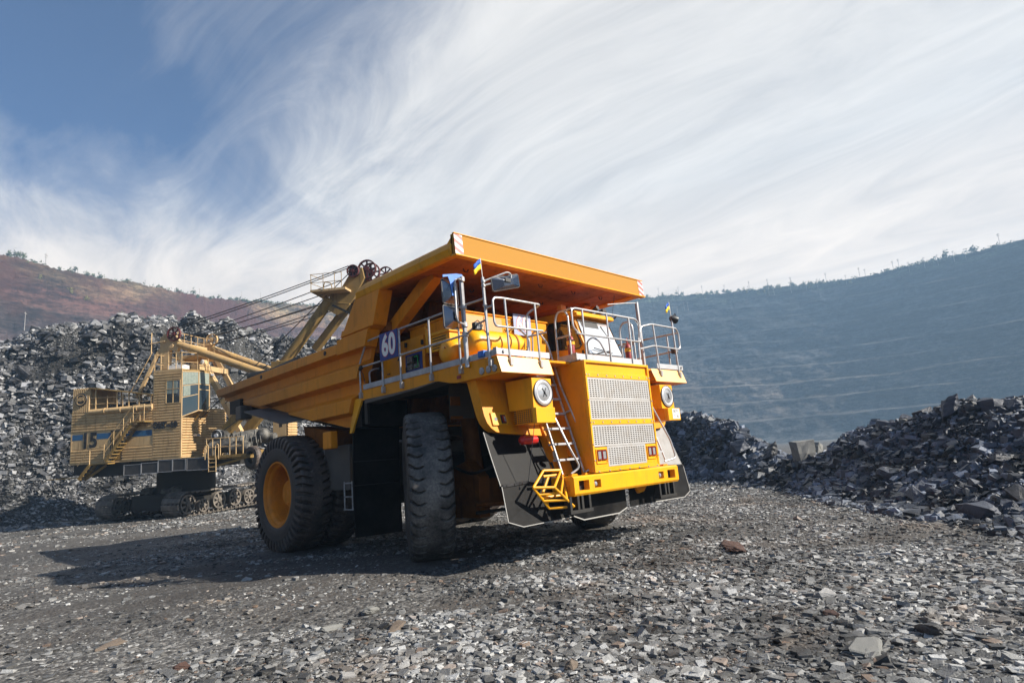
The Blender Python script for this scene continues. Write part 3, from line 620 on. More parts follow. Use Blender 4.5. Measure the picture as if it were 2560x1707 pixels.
# number boards
RX = (R(90), 0, R(-90))
b = MB(); b.box(-3.19, -3.18, .005, .70, 4.16, 4.76); bd = b.build('number_board', M['blue'], T, bevel=.003, label='blue side board with white number 60')
text('numeral', '60', .63, M['signred'], bd, (-3.192, .352, 4.455), RX, .036, .001, sx=.80, track=1.06)
text('numeral', '60', .63, M['white'], bd, (-3.196, .352, 4.455), RX, .023, .001, sx=.80, track=1.06)
M['sun_sign'] = simple('sunlit_blue_sign', (.34, .38, .52), .35)  # blue board made pale, sunlight put into the colour
b = MB(); b.box(-.82, -.26, -1.12, -1.11, 4.60, 5.09); bd = b.build('number_board', M['sun_sign'], T, label='pale front board with number 60 behind the railing')
text('numeral', '60', .46, M['signred'], bd, (-.54, -1.122, 4.85), (R(90), 0, 0), .026, .001, sx=.84, track=1.06)
text('numeral', '60', .46, M['white'], bd, (-.54, -1.126, 4.85), (R(90), 0, 0), .014, .001, sx=.84, track=1.06)
# round side lamps, reflector
for y in (-2.49, -2.67, -2.83):
    b = MB(); b.lathe([(0, .062), (-.02, .062), (-.024, .052), (-.02, .001)], (-3.115, y, 3.44), (1, 0, 0), 24); b.lathe([(0, .066), (-.012, .066)], (-3.115, y, 3.44), (1, 0, 0), 24); b.build('side_lamp', M['lamp'], T)
b = MB(); b.box(-3.125, -3.115, -1.90, -1.78, 3.40, 3.46); b.build('reflector', M['dullred'], T)
# ---------------- stair
b = MB()
for k in range(7):
    z = 1.76+.295*k; y = -2.96+.30*(z-1.76); b.box(-1.80, -1.18, y-.02, y+.14, z-.02, z+.02)
st = b.build('stair_step', M['kick'], T, bevel=.004)
yl = lambda z: -2.96+.30*(z-1.76)
rails('stair_rail', [[(-1.60, yl(1.5)-.02, 1.50), (-1.42, yl(1.5)-.1, 1.60), (-1.62, yl(1.9)-.16, 2.0), (-1.78, yl(3.0)-.12, 3.0), (-1.80, yl(3.9), 3.9)],
    [(-1.80, yl(1.5)+.02, 1.5), (-1.80, yl(3.6)+.02, 3.6)], [(-1.18, yl(1.5)+.02, 1.5), (-1.18, yl(3.6)+.02, 3.6)],
    [(-1.16, yl(1.5), 1.50), (-.95, yl(1.5)-.12, 1.62), (-1.02, yl(1.8)-.14, 1.8), (-1.17, yl(3.2)-.10, 3.2), (-1.2, yl(3.9)-.1, 4.1), (-1.24, -2.2, 4.42), (-1.24, -2.05, 4.40), (-1.24, -2.0, 3.66)],
    [(-1.17, yl(2.6)+.05, 2.66), (-1.12, yl(2.7)-.1, 2.7)]], r=.021, fl=.10)
rails('stair_rail', [[(1.60, yl(1.5)-.02, 1.55), (1.95, yl(1.5)-.1, 1.60), (1.90, yl(1.9)-.16, 2.0), (1.50, -2.9, 2.9), (1.25, -2.75, 3.4)], [(1.5, -2.95, 1.58), (1.3, -2.7, 3.0)], [(1.75, -2.98, 1.58), (1.6, -2.75, 2.6)]], r=.021, fl=.10)
b = MB()
for k in range(4): b.box(1.3, 1.8, -2.95+.09*k, -2.83+.09*k, 1.74+.3*k, 1.78+.3*k)
b.build('stair_step', M['kick'], T)
# folding basket
b = MB(); A = (-2.23, -2.95, 1.60); B_ = (-2.58, -3.0, 1.33); C_ = (-2.18, -2.97, .94); D = (-1.76, -3.15, .92); E_ = (-1.80, -3.05, 1.12); F_ = (-1.80, -2.99, 1.58); G = (-2.22, -3.17, 1.30); H = (-1.80, -3.22, .93)
for p, q in ((A, B_), (B_, C_), (C_, D), (F_, G), (G, H), (A, F_), (B_, G), ((-2.45, -2.98, 1.20), (-2.05, -3.18, 1.19)), ((-2.33, -2.98, 1.08), (-1.95, -3.2, 1.06)), (C_, H), (F_, E_), (E_, D), ((-2.12, -2.95, 1.48), (-2.35, -3.0, 1.22)), ((-1.78, -3.0, 1.42), (-2.08, -3.18, 1.17)), ((-1.78, -3.02, 1.28), (-1.95, -3.2, 1.06)), ((-2.2, -2.95, 1.2), (-2.2, -2.95, .96)), ((-2.4, -2.98, 1.14), (-1.8, -3.04, 1.14)), ((-2.25, -2.95, 1.5), (-1.78, -2.97, 1.5))):
    b.cyl(p, q, .024, 8)
b.build('step_basket', M['yellow_sunlit'], T)
# red reservoir and cable
b = MB(); b.lathe([(0, .001), (.02, .05), (.06, .082), (.42, .082), (.45, .06), (.47, .001)], (-2.42, -2.60, 2.17), (1, 0, 0), 24); b.box(-2.3, -2.28, -2.61, -2.59, 2.24, 2.28)
b.build('red_reservoir', M['red'], T)
b = MB(); b.tube([(-1.93, -2.6, 2.15), (-1.88, -2.62, 2.0), (-1.83, -2.7, 1.8), (-1.78, -2.75, 1.68)], .012, 6, fl=.05); b.cyl((-1.78, -2.75, 1.74), (-1.75, -2.77, 1.60), .022, 10); b.tube([(-2.38, -2.98, 2.46), (-2.5, -2.82, 1.44)], .006, 5); b.ball((-2.5, -2.83, 1.44), .02, n=5); b.disc((-1.66, -2.74, 1.86), (.3, -1, 0), .06, 14, .09)
b.build('hose', M['black'], T)
# ---------------- cab
b = MB(); S = [(-2.06, 3.66), (-2.06, 3.98), (-1.66, 5.08), (-1.70, 5.14), (-1.5, 5.22), (-.35, 5.28), (-.25, 5.2), (-.25, 3.66)]
b.prism(S, 'x', .62, 1.98); cab = b.build('cab', M['yellow'], T, bevel=.03)
fy = lambda z: -2.06+(z-3.98)*(.40/1.10)
b = MB(); b.hexa([(.66, fy(4.08)-.012, 4.08), (1.94, fy(4.08)-.012, 4.08), (1.94, fy(4.08), 4.08), (.66, fy(4.08), 4.08), (.70, fy(4.98)-.012, 4.98), (1.90, fy(4.98)-.012, 4.98), (1.90, fy(4.98), 4.98), (.70, fy(4.98), 4.98)]); b.build('windscreen', M['wind'], cab)
b = MB(); b.hexa([(.80, fy(4.80)-.016, 4.80), (1.45, fy(4.80)-.016, 4.80), (1.45, fy(4.80)-.012, 4.80), (.80, fy(4.80)-.012, 4.80), (.80, fy(4.95)-.016, 4.95), (1.45, fy(4.95)-.016, 4.95), (1.45, fy(4.95)-.012, 4.95), (.80, fy(4.95)-.012, 4.95)])
b.tube([(.70, fy(4.2)-.015, 4.14), (.68, fy(4.9)-.015, 4.96), (1.92, fy(4.96)-.015, 4.97), (1.95, fy(4.1)-.015, 4.10), (.68, fy(4.1)-.015, 4.10)], .012, 6)
b.tube([(.95, fy(4.12)-.03, 4.12), (1.5, fy(4.2)-.03, 4.22)], .008, 6); b.tube([(.85, fy(4.18)-.04, 4.24), (1.55, fy(4.2)-.04, 4.16)], .012, 6); b.tube([(1.86, fy(4.3)-.03, 4.2), (1.55, fy(4.9)-.03, 4.88)], .012, 6)
b.build('wiper', M['black'], cab)
b = MB(); b.hexa([(.66, -2.19, 3.70), (1.95, -2.19, 3.70), (1.95, -2.06, 3.70), (.66, -2.06, 3.70), (.70, -2.12, 4.02), (1.92, -2.12, 4.02), (1.92, -2.06, 4.02), (.70, -2.06, 4.02)]); b.box(1.0, 1.7, -2.21, -2.16, 3.76, 3.94)
b.build('cab_apron', M['beige'], cab, bevel=.02)
b = MB(); b.prism([(-.86, 4.42), (-.93, 4.36), (-1.78, 4.26), (-1.86, 4.34), (-1.62, 4.93), (-1.55, 4.97), (-.93, 5.02), (-.86, 4.96)], 'x', .612, .62); sw = b.build('side_window', M['glass'], cab, bevel=.02)
b = MB(); q = [(-.86, 4.42), (-.93, 4.36), (-1.78, 4.26), (-1.86, 4.34), (-1.62, 4.93), (-1.55, 4.97), (-.93, 5.02), (-.86, 4.96)]
b.tube([(.612, y, z) for y, z in q], .014, 6, closed=True); b.cyl((.608, -1.22, 4.33), (.608, -1.22, 4.99), .008, 6); b.build('window_seal', M['black'], sw)
b = MB(); b.box(.55, 2.04, -1.80, -1.40, 5.12, 5.16); b.box(.57, 2.02, -1.84, -1.60, 5.04, 5.125); b.build('sun_visor', M['yellow_sunlit'], cab, bevel=.02)
b = MB(); b.box(.606, .62, -1.9, -1.85, 4.0, 4.2); b.cyl((1.8, -1.5, 5.28), (1.8, -1.75, 5.30), .05, 12, r1=.075); b.cyl((1.6, -1.45, 5.3), (1.6, -1.7, 5.38), .04, 12, r1=.06); b.tube([(1.3, -1.4, 5.28), (1.75, -1.45, 5.32)], .012, 6); b.tube([(2.0, -1.7, 5.1), (2.12, -1.8, 5.14), (2.06, -1.9, 5.16)], .02, 6)
b.build('horn', M['black'], cab)
b = MB(); b.tube([(2.0, -1.8, 5.12), (2.22, -1.8, 5.75)], .005, 5); b.build('antenna', M['black'], cab)
b = MB(); b.box(.62, .80, -1.35, -1.2, 5.30, 5.42); b.build('beacon', M['amber'], cab, bevel=.02)
# ---------------- equipment on the deck
b = MB(); b.box(-2.23, .34, -1.06, .9, 3.66, 4.98); b.box(-2.26, .37, -1.09, .93, 4.98, 5.02); ck = b.build('control_cabinet', M['yellow'], T, bevel=.012)
b = MB(); b.box(-2.2, -1.69, -1.075, -1.06, 4.35, 4.93); b.box(-1.675, -1.15, -1.075, -1.06, 4.35, 4.93); b.build('cabinet_door', M['peach_glare'], ck, bevel=.006)
b = MB()
for x in (-1.76, -1.6): b.cyl((x, -1.075, 4.72), (x, -1.09, 4.72), .03, 12)
b.tube([(-1.1, -1.07, 4.6), (-1.0, -1.2, 4.8), (-.9, -1.15, 4.75)], .012, 6); b.tube([(-1.0, -1.1, 4.9), (-.7, -1.1, 4.92)], .01, 6)
b.tube([(-1.35, -1.9, 4.05), (-1.2, -1.9, 4.1), (-1.15, -1.7, 3.95), (-1.0, -1.5, 4.1)], .014, 6, fl=.05); b.ball((-1.3, -1.95, 4.12), .035, n=5)
b.build('fitting', M['black'], ck)
b = MB(); b.box(-2.70, -1.9, -.22, 1.44, 3.66, 4.62); b.box(-2.73, -1.9, .42, 1.0, 3.68, 4.6)
b.box(-2.74, -2.70, -.30, -.22, 3.66, 4.3); ec = b.build('side_cabinet', M['yellow'], T, bevel=.012)
b = MB()
for y, z in ((1.44, 4.4), (1.44, 4.1), (.4, 4.45), (.4, 3.9), (-.2, 4.4)): b.box(-2.75, -2.70, y-.04, y, z, z+.1)
for z in (4.5, 3.95): b.box(-2.745, -2.735, 1.02, 1.14, z, z+.025)
b.add([(-2.735, .72, 4.20), (-2.735, .60, 4.20), (-2.735, .66, 4.29)], [(0, 1, 2)])
b.build('hinge', M['frame'], ec)
b = MB(); b.box(-2.735, -2.70, -.20, .41, 3.86, 4.27); gw = b.build('window_frame', M['blue'], ec, bevel=.008)
b = MB(); b.box(-2.745, -2.733, -.12, .34, 3.92, 4.22); b.build('window_pane', M['glass'], gw)
M['green'] = simple('green_strip', (.01, .35, .08), .5)
b = MB(); b.box(-2.748, -2.7455, -.07, -.05, 3.95, 4.19); b.box(-2.748, -2.7455, -.07, .06, 4.17, 4.19); b.box(-2.748, -2.7455, -.07, .06, 3.95, 3.97); b.build('green_reflector', M['green'], gw)
b = MB(); b.box(-2.6, -1.9, -1.0, -.25, 4.2, 4.56); b.box(-2.64, -1.9, -1.04, -.22, 4.54, 4.60); b.prism([(-.35, 4.2), (-.28, 4.2), (-.28, 4.7), (-.35, 4.7)], 'x', -2.68, -2.62); b.tube([(-2.65, -.31, 4.68), (-2.65, -.25, 4.76), (-2.65, -.31, 4.82), (-2.65, -.37, 4.76)], .02, 8, closed=True)
lv = b.build('louvre_box', M['yellow_sunlit'], T, bevel=.008)
b = MB()
for k in range(5): b.box(-2.607, -2.598, -.88, -.42, 4.25+k*.055, 4.27+k*.055)
b.build('louvre_slot', M['black'], lv)
def tank(c, r, x0, x1, name, bands):
    b = MB(); b.lathe([(x0, .001), (x0+.015, r*.45), (x0+.06, r*.78), (x0+.14, r*.96), (x0+.22, r), (x1-.22, r), (x1-.14, r*.96), (x1-.06, r*.78), (x1-.015, r*.45), (x1, .001)], (0, c[0], c[1]), (1, 0, 0), 40)
    t = b.build(name, M['yellow_sunlit'], T)
    b = MB()
    for x in bands: b.lathe([(x-.02, r+.003), (x-.02, r+.012), (x+.02, r+.012), (x+.02, r+.003)], (0, c[0], c[1]), (1, 0, 0), 40)
    b.box(x0+.3, x0+.4, c[0]-.2, c[0]+.2, 3.66, c[1]-r*.8); b.cyl((x0-.005, c[0]-.06, c[1]+.06), (x0+.05, c[0]-.06, c[1]+.06), .018, 8); b.box(x1-.4, x1-.3, c[0]-.2, c[0]+.2, 3.66, c[1]-r*.8)
    b.build('tank_strap', M['dark_yellow'], t)
tank((-1.85, 4.10), .285, -2.92, -1.42, 'air_tank', (-2.55, -1.75)); tank((-1.20, 4.06), .275, -2.95, -1.6, 'air_tank', (-2.5,))
# extinguishers are separate things (below); mirrors
def mirror_shell(name, c, w, h, d, rot, parent=T, mat='mirror'):
    b = MB(); o = [(-w*.46, -h/2), (w*.46, -h/2), (w/2, -h*.44), (w/2, h*.44), (w*.46, h/2), (-w*.46, h/2), (-w/2, h*.44), (-w/2, -h*.44)]
    i = [(x*.35, z*.45) for x, z in o]; n = len(o)
    V = [(x, d*.35, z) for x, z in o]+[(x, 0, z) for x, z in o]+[(x, -d, z) for x, z in i]
    Fs = [tuple(range(n))]+[(k, (k+1) % n, (k+1) % n+n, k+n) for k in range(n)]+[(k+n, (k+1) % n+n, (k+1) % n+2*n, k+2*n) for k in range(n)]+[tuple(range(3*n-1, 2*n-1, -1))]
    b.add(V, Fs); m = b.build(name, M[mat], parent, loc=c, rot=rot, smooth=20)
    b = MB(); b.tube([(x, .01, z) for x, z in o], .014, 6, closed=True); b.build('mirror_rim', M['tank'], m); return m
mirror_shell('mirror', (-3.47, -2.16, 4.95), .40, .45, .10, (0, R(-2), R(8)))
mirror_shell('mirror', (-3.48, -2.16, 4.47), .38, .42, .10, (0, R(-2), R(8)))
mirror_shell('mirror', (-2.70, -2.86, 5.06), .66, .24, .08, (R(10), R(-14), R(-6)))
b = MB(); b.add([(-3.72, -2.24, 5.19), (-3.28, -2.24, 5.27), (-3.30, -2.24, 5.31), (-3.40, -2.25, 5.305), (-3.73, -2.24, 5.24)], [(0, 1, 2, 3, 4)])
b = MB(); b.prism([(-3.72, 5.17), (-3.60, 5.20), (-3.56, 5.10), (-3.52, 4.85), (-3.46, 4.85), (-3.45, 5.05), (-3.42, 5.18), (-3.26, 5.26), (-3.26, 5.29), (-3.40, 5.285), (-3.72, 5.215)], 'y', -2.285, -2.27); b.build('visor_plate', M['lightblue'], T)
rails('mirror_arm', [[(-3.17, -2.16, 5.23), (-3.36, -2.24, 5.22), (-3.47, -2.30, 5.12), (-3.47, -2.30, 4.45), (-3.42, -2.28, 4.36), (-3.17, -2.18, 4.36)]], r=.020, fl=.09)
rails('mirror_arm', [[(xs, -2.73, 5.05), (-2.72, -2.93, 5.24), (-2.62, -2.93, 5.22), (-2.62, -2.92, 5.10), (-2.8, -2.93, 5.08), (xs, -2.74, 4.97)]], r=.018, fl=.05)
b = MB(); b.box(-3.50, -3.44, -2.30, -2.24, 4.90, 5.02); b.box(-3.50, -3.44, -2.30, -2.24, 4.42, 4.54); b.box(-2.80, -2.66, -2.96, -2.9, 5.04, 5.12); b.build('mirror_clamp', M['black'], T, bevel=.008)
b = MB()
for z in (5.24, 4.70, 4.36, 4.18): b.cyl((-3.17, -2.16, z-.04), (-3.17, -2.16, z+.04), .058, 12)
for z in (5.05, 4.97, 4.6): b.cyl((xs, -2.73, z-.02), (xs, -2.73, z+.02), .04, 12)
b.build('pole_clamp', M['silver'], T)
# work lamps
def worklamp(c, d, r=.075):
    b = MB(); d = Vector(d).normalized(); c = Vector(c); b.box(c.x-.085, c.x+.085, c.y-.02, c.y+.07, c.z-.07, c.z+.07); b.tube([(c.x-.07, c.y, c.z+.07), (c.x, c.y, c.z+.11), (c.x+.07, c.y, c.z+.07)], .01, 6)
    o = b.build('work_lamp', M['black'], T, bevel=.02); b = MB()
    for dx in (-.03, .03):
        for dz in (-.025, .025): b.cyl((c.x+dx, c.y-.025, c.z+dz), (c.x+dx, c.y-.02, c.z+dz), .024, 10)
    b.build('lamp_lens', M['lamp'], o)
worklamp((-3.13, -2.48, 4.27), (0, -1, 0)); worklamp((3.2, -2.75, 4.2), (0, -1, 0))
b = MB(); b.lathe([(-.11, .001), (-.11, .06), (-.05, .09), (.05, .10), (.07, .10), (.07, .085), (.05, .001)], (3.22, -2.82, 5.0), (.85, -.35, -.3), 20); b.tube([(3.2, -2.82, 5.09), (3.3, -2.82, 5.16), (3.33, -2.82, 5.04)], .012, 6); b.build('search_lamp', M['black'], T)
b = MB(); b.box(-3.17, -3.05, -2.62, -2.46, 3.68, 3.80); b.box(-3.185, -3.16, -2.58, -2.50, 3.70, 3.77); b.build('blue_coupling', M['lightblue'], T, bevel=.015)
b = MB(); b.ball((-3.16, 1.60, 4.16), .06, n=6); b.ball((-3.17, 1.52, 4.17), .05, n=6); b.tube([(-3.16, 1.6, 4.15), (-3.13, 1.5, 4.0), (-3.13, 1.45, 3.8)], .01, 6); b.build('marker_lamp', M['black'], T)
# ---------------- fuel tank, flaps, low ladder
b = MB(); b.hexa([(-2.72, 2.95, 1.46), (-2.72, 4.95, 1.46), (-1.15, 4.95, 1.46), (-1.15, 2.95, 1.46), (-2.72, 2.95, 2.55), (-2.72, 5.1, 2.56), (-1.15, 5.1, 2.56), (-1.15, 2.95, 2.55)]); ft = b.build('fuel_tank', M['tank'], T, bevel=.02)
b = MB(); b.hexa([(-2.73, 3.98, 2.55), (-2.73, 5.12, 2.57), (-2.0, 5.1, 2.57), (-2.0, 3.98, 2.55), (-2.73, 3.82, 2.95), (-2.73, 5.32, 3.2), (-2.0, 5.3, 3.2), (-2.0, 3.8, 2.95)]); b.build('tank_bracket', M['dark_yellow'], ft, bevel=.02)
b = MB(); b.box(-2.726, -2.718, 4.18, 4.20, 1.47, 2.54); b.build('tank_seam', M['kick'], ft)
b = MB(); b.box(2.72, 1.15, 2.95, 4.95, 1.46, 2.55); b.build('hydraulic_tank', M['tank'], T, bevel=.02)
for s in (-1, 1):
    b = MB(); b.loft([(s*3.06, 2.14, 2.9), (s*1.8, 2.14, 2.9), (s*1.8, 2.2, 1.56), (s*1.8, 2.18, .40), (s*3.05, 2.18, .42), (s*3.06, 2.22, 1.56)], [(s*3.06, 2.17, 2.9), (s*1.8, 2.17, 2.9), (s*1.8, 2.23, 1.56), (s*1.8, 2.21, .40), (s*3.05, 2.21, .42), (s*3.06, 2.25, 1.56)])
    b.box(s*3.06, s*1.8, 1.75, 2.14, 2.86, 3.48)
    fl_ = b.build('mud_flap', M['rubber'], T, smooth=0)
    b = MB()
    for z in (2.1, 1.56): b.box(s*3.06, s*1.85, 2.125, 2.145, z-.008, z+.008)
    b.build('flap_seam', M['black'], fl_)
b = MB(); b.box(-2.62, -2.3, 2.7, 3.30, 1.6, 2.25); b.build('tool_box', M['yellow_sunlit'], T, bevel=.03)
rails('step_ladder', [[(-2.72, 3.22, 1.66), (-2.72, 3.22, .98)], [(-2.72, 2.85, 1.66), (-2.72, 2.85, .98)], [(-2.72, 3.22, 1.62), (-2.72, 2.85, 1.62)], [(-2.72, 3.22, 1.3), (-2.72, 2.85, 1.3)], [(-2.72, 3.26, 1.0), (-2.72, 2.8, 1.0)]], r=.018, fl=0)
b = MB()   # curled strip behind the front wing
pts = fillet([(0, -.98, 3.35), (0, -1.02, 3.46), (0, -.93, 3.48), (0, -.88, 3.35), (0, -.86, 2.76)], .05, 4)
A = [(-2.62, p.y, p.z) for p in pts]; Bq = [(-1.95, p.y, p.z) for p in pts]
b.add(A+Bq, [(i, i+1, len(A)+i+1, len(A)+i) for i in range(len(A)-1)]); b.box(-2.58, -1.98, -.885, -.87, 2.76, 2.82)
cs = b.build('guide_strip', M['tank'], T)
b = MB(); b.box(-2.60, -2.3, -.90, -.875, 2.74, 2.80); b.box(-2.60, -2.35, -.905, -.885, 3.02, 3.2); b.build('guide_patch', M['dark_yellow'], cs)
# ---------------- separate things carried on the truck
def extinguisher(loc, label):
    e = tag(empty('fire_extinguisher', loc), label, 'fire extinguisher', 'fire extinguishers on the truck deck')
    b = MB(); b.lathe([(0, .001), (.0, .065), (.02, .072), (.40, .072), (.46, .05), (.49, .02), (.50, .001)], (0, 0, 0), (0, 0, 1), 20); b.build('cylinder', M['dullred'], e)
    b = MB(); b.cyl((0, 0, .49), (0, 0, .56), .018, 8); b.tube([(-.05, 0, .56), (.0, 0, .62), (.07, 0, .58)], .010, 6); b.tube([(-.05, 0, .54), (.05, 0, .54)], .010, 6); b.build('handle', M['dullred'], e)
    b = MB(); b.lathe([(.30, .073), (.30, .082), (.38, .082), (.38, .073)], (0, 0, 0), (0, 0, 1), 20); b.build('strap', M['yellow_sunlit'], e)
extinguisher((-1.02, -2.88, 3.70), 'red fire extinguisher with yellow strap left of the cab front, on the near side rail')
extinguisher((1.0, -2.85, 3.70), 'red fire extinguisher with yellow strap at the far end of the cab walkway')
def flag(base, h, w, hh, dirx, label):
    e = tag(empty('flag', base), label, 'flag', 'small flags on the truck')
    b = MB(); b.cyl((0, 0, 0), (-.02, 0, h), .007, 6); b.build('flag_pole', M['white'], e)
    for k, mt in ((0, 'flagyellow'), (1, 'flagblue')):
        b = MB(); n = 8; V = []
        for i in range(n+1):
            t = i/n; x = dirx[0]*w*t; y = dirx[1]*w*t+.025*math.sin(t*6)+.0; dz = -dirx[2]*w*t
            for j in (0, 1): V.append((-.02+x, y, h-hh+hh*.5*(k+j)*(1-.0*t)+dz))
        b.add(V, [(2*i, 2*i+2, 2*i+3, 2*i+1) for i in range(n)]); o = b.build('flag_cloth', M[mt], e); sl = o.modifiers.new('thick', 'SOLIDIFY'); sl.thickness = .003
flag((-3.15, -2.72, 5.13), .36, .30, .20, (-.80, -.2, .60), 'small blue and yellow flag on the near corner pole under the canopy edge')
flag((3.13, -2.80, 5.02), .42, .24, .19, (-.9, 0, .55), 'small blue and yellow flag on the far lamp pole, against the distant pit wall')
# ================================================================== rope shovel  (local x forward, y away from the camera, z up)
M['ochre'] = paint('ochre_shovel_paint', (.58, .39, .19), dust=(.26, .19, .12), amt=.4, grime=.75, rough=.6, coat=0)
M['ochre_dark'] = paint('worn_boom_paint', (.30, .185, .05), dust=(.10, .07, .05), amt=.6, grime=.8, rough=.55, coat=0)
M['tube'] = paint('worn_tube_paint', (.46, .29, .10), dust=(.24, .17, .14), amt=.8, grime=.7, rough=.5, coat=0)
M['shblue'] = simple('faded_blue_band', (.02, .10, .22), .6, 0, dirt=(.05, .09, .14), amt=.6)
M['motor'] = simple('dusty_machinery', (.045, .043, .04), .55, .3, dirt=(.34, .32, .28), amt=.75, scale=2.2)
M['track'] = simple('worn_track_steel', (.12, .105, .09), .55, .3, dirt=(.34, .29, .24), amt=.8, scale=2.2)
M['skirtsh'] = simple('dark_steel_panel', (.03, .028, .028), .6, 0, dirt=(.09, .08, .075), amt=.6)
S = tag(empty('rope_shovel', (1.542, 30.664, .987), (R(2.424), R(1.202), R(-51.405))), 'ochre electric rope shovel numbered 15 with corrugated cab and tall boom, behind the truck', 'mining shovel')
def corr(mb, p, q, z0, z1, pitch=.165, dep=.05, vertical=False):
    p, q = Vector((p[0], p[1], 0)), Vector((q[0], q[1], 0)); d = q-p; L = d.length; d.normalize(); n = Vector((d.y, -d.x, 0))
    prof = []; T_ = L if vertical else z1-z0; k = max(1, round(T_/pitch)); w = T_/k
    for i in range(k): a = i*w; prof += [(a, 0), (a+w*.12, dep), (a+w*.55, dep), (a+w*.70, 0)]
    prof.append((T_, 0)); vs = []
    for t, o in prof:
        if vertical: b0 = p+d*t+n*o; vs += [b0+Vector((0, 0, z0)), b0+Vector((0, 0, z1))]
        else: vs += [p+n*o+Vector((0, 0, z0+t)), q+n*o+Vector((0, 0, z0+t))]
    mb.add(vs, [(2*i, 2*i+1, 2*i+3, 2*i+2) for i in range(len(prof)-1)])
# machinery house
b = MB(); b.box(-7.10, -.25, .06, 5.4, 2.72, 5.85); b.box(-7.12, -1.65, -.02, .06, 3.60, 4.68); b.box(-7.12, -1.6, -.03, .05, 2.68, 2.78); b.box(-7.14, -7.05, -.03, .05, 2.7, 5.9)
corr(b, (-7.1, 0), (-4.40, 0), 2.78, 3.60); corr(b, (-3.65, 0), (-1.65, 0), 2.78, 3.60); corr(b, (-7.1, 0), (-1.65, 0), 4.68, 5.86)
corr(b, (-.25, 2.4), (-.25, 5.4), 2.78, 5.8)
house = b.build('machinery_house', M['ochre'], S, smooth=0)
b = MB(); b.box(-4.38, -3.68, -.035, -.02, 2.84, 4.58); b.build('house_door', M['ochre_dark'], house)
b = MB(); b.box(-4.44, -4.38, -.045, .0, 2.8, 4.62); b.box(-3.68, -3.62, -.045, .0, 2.8, 4.62); b.box(-4.44, -3.62, -.045, 0, 4.58, 4.64); b.build('door_frame', M['skirtsh'], house)
for x0, x1 in ((-7.12, -6.32), (-5.38, -4.45), (-3.60, -1.66)):
    b = MB(); b.box(x0, x1, -.026, -.02, 4.17, 4.52); b.build('blue_band', M['shblue'], house)
text('numeral', '15', 1.30, M['black'], house, (-5.87, -.035, 4.07), (R(90), 0, 0), .05, .004, sx=.85)
b = MB(); b.cyl((-5.9, -.02, 5.86), (-1.65, -.02, 5.92), .17, 16)
for x in (-4.9, -3.8, -2.7): b.cyl((x, -.02, 5.87), (x+.08, -.02, 5.87), .20, 16)
b.box(-1.9, -1.68, -.14, .14, 5.7, 6.1); b.build('air_duct', M['ochre'], house)
b = MB(); b.box(-7.1, -5.92, .03, 2.2, 5.88, 7.36); corr(b, (-7.1, 0), (-5.92, 0), 5.88, 7.38, .13, .04, True); b.build('roof_box', M['ochre'], S, smooth=0)
b = MB(); b.lathe([(-.02, .001), (-.03, .40), (0, .42)], (-6.52, -.05, 6.68), (0, 1, 0), 32); em = b.build('emblem', M['black'], S)
b = MB(); b.lathe([(-.035, .33), (-.045, .34), (-.045, .29), (-.035, .28)], (-6.52, -.05, 6.68), (0, 1, 0), 32); b.prism([(-6.76, 6.60), (-6.28, 6.60), (-6.28, 6.76), (-6.76, 6.76)], 'y', -.09, -.082); b.build('emblem_ring', M['ochre'], em)
text('emblem_letters', 'ИЗ', .36, M['ochre'], em, (-6.52, -.10, 6.68), (R(90), 0, 0), .016, .003)
b = MB(); b.hexa([(-5.95, -.1, 7.34), (-1.7, -.1, 6.62), (-1.7, 2.2, 6.62), (-5.95, 2.2, 7.34), (-5.95, -.1, 7.40), (-1.7, -.1, 6.68), (-1.7, 2.2, 6.68), (-5.95, 2.2, 7.40)]); b.build('gallery_roof', M['ochre_dark'], S)
b = MB(); zt = lambda x: 7.34-(x+5.95)*.17
for x in (-5.55, -4.1, -3.3, -2.6, -1.8): b.box(x-.03, x+.03, -.03, .03, 5.9, zt(x)); b.box(x-.03, x+.03, 2.1, 2.16, 5.9, zt(x))
for x in (-4.75, -3.7): b.box(x-.018, x+.018, -.03, .01, 5.9, 6.85)
b.tube([(-5.9, 0, 6.75), (-1.7, 0, 6.6)], .02, 6); b.tube([(-5.9, 0, 6.35), (-1.7, 0, 6.3)], .018, 6); b.build('gallery_rail', M['ochre'], S)
b = MB(); b.box(-5.3, -4.6, .8, 1.6, 5.88, 6.3); b.cyl((-4.1, 1.2, 5.9), (-4.1, 1.2, 6.4), .3, 14); b.box(-3.3, -2.6, .9, 1.6, 5.88, 6.35); b.build('roof_vent', M['skirtsh'], S)
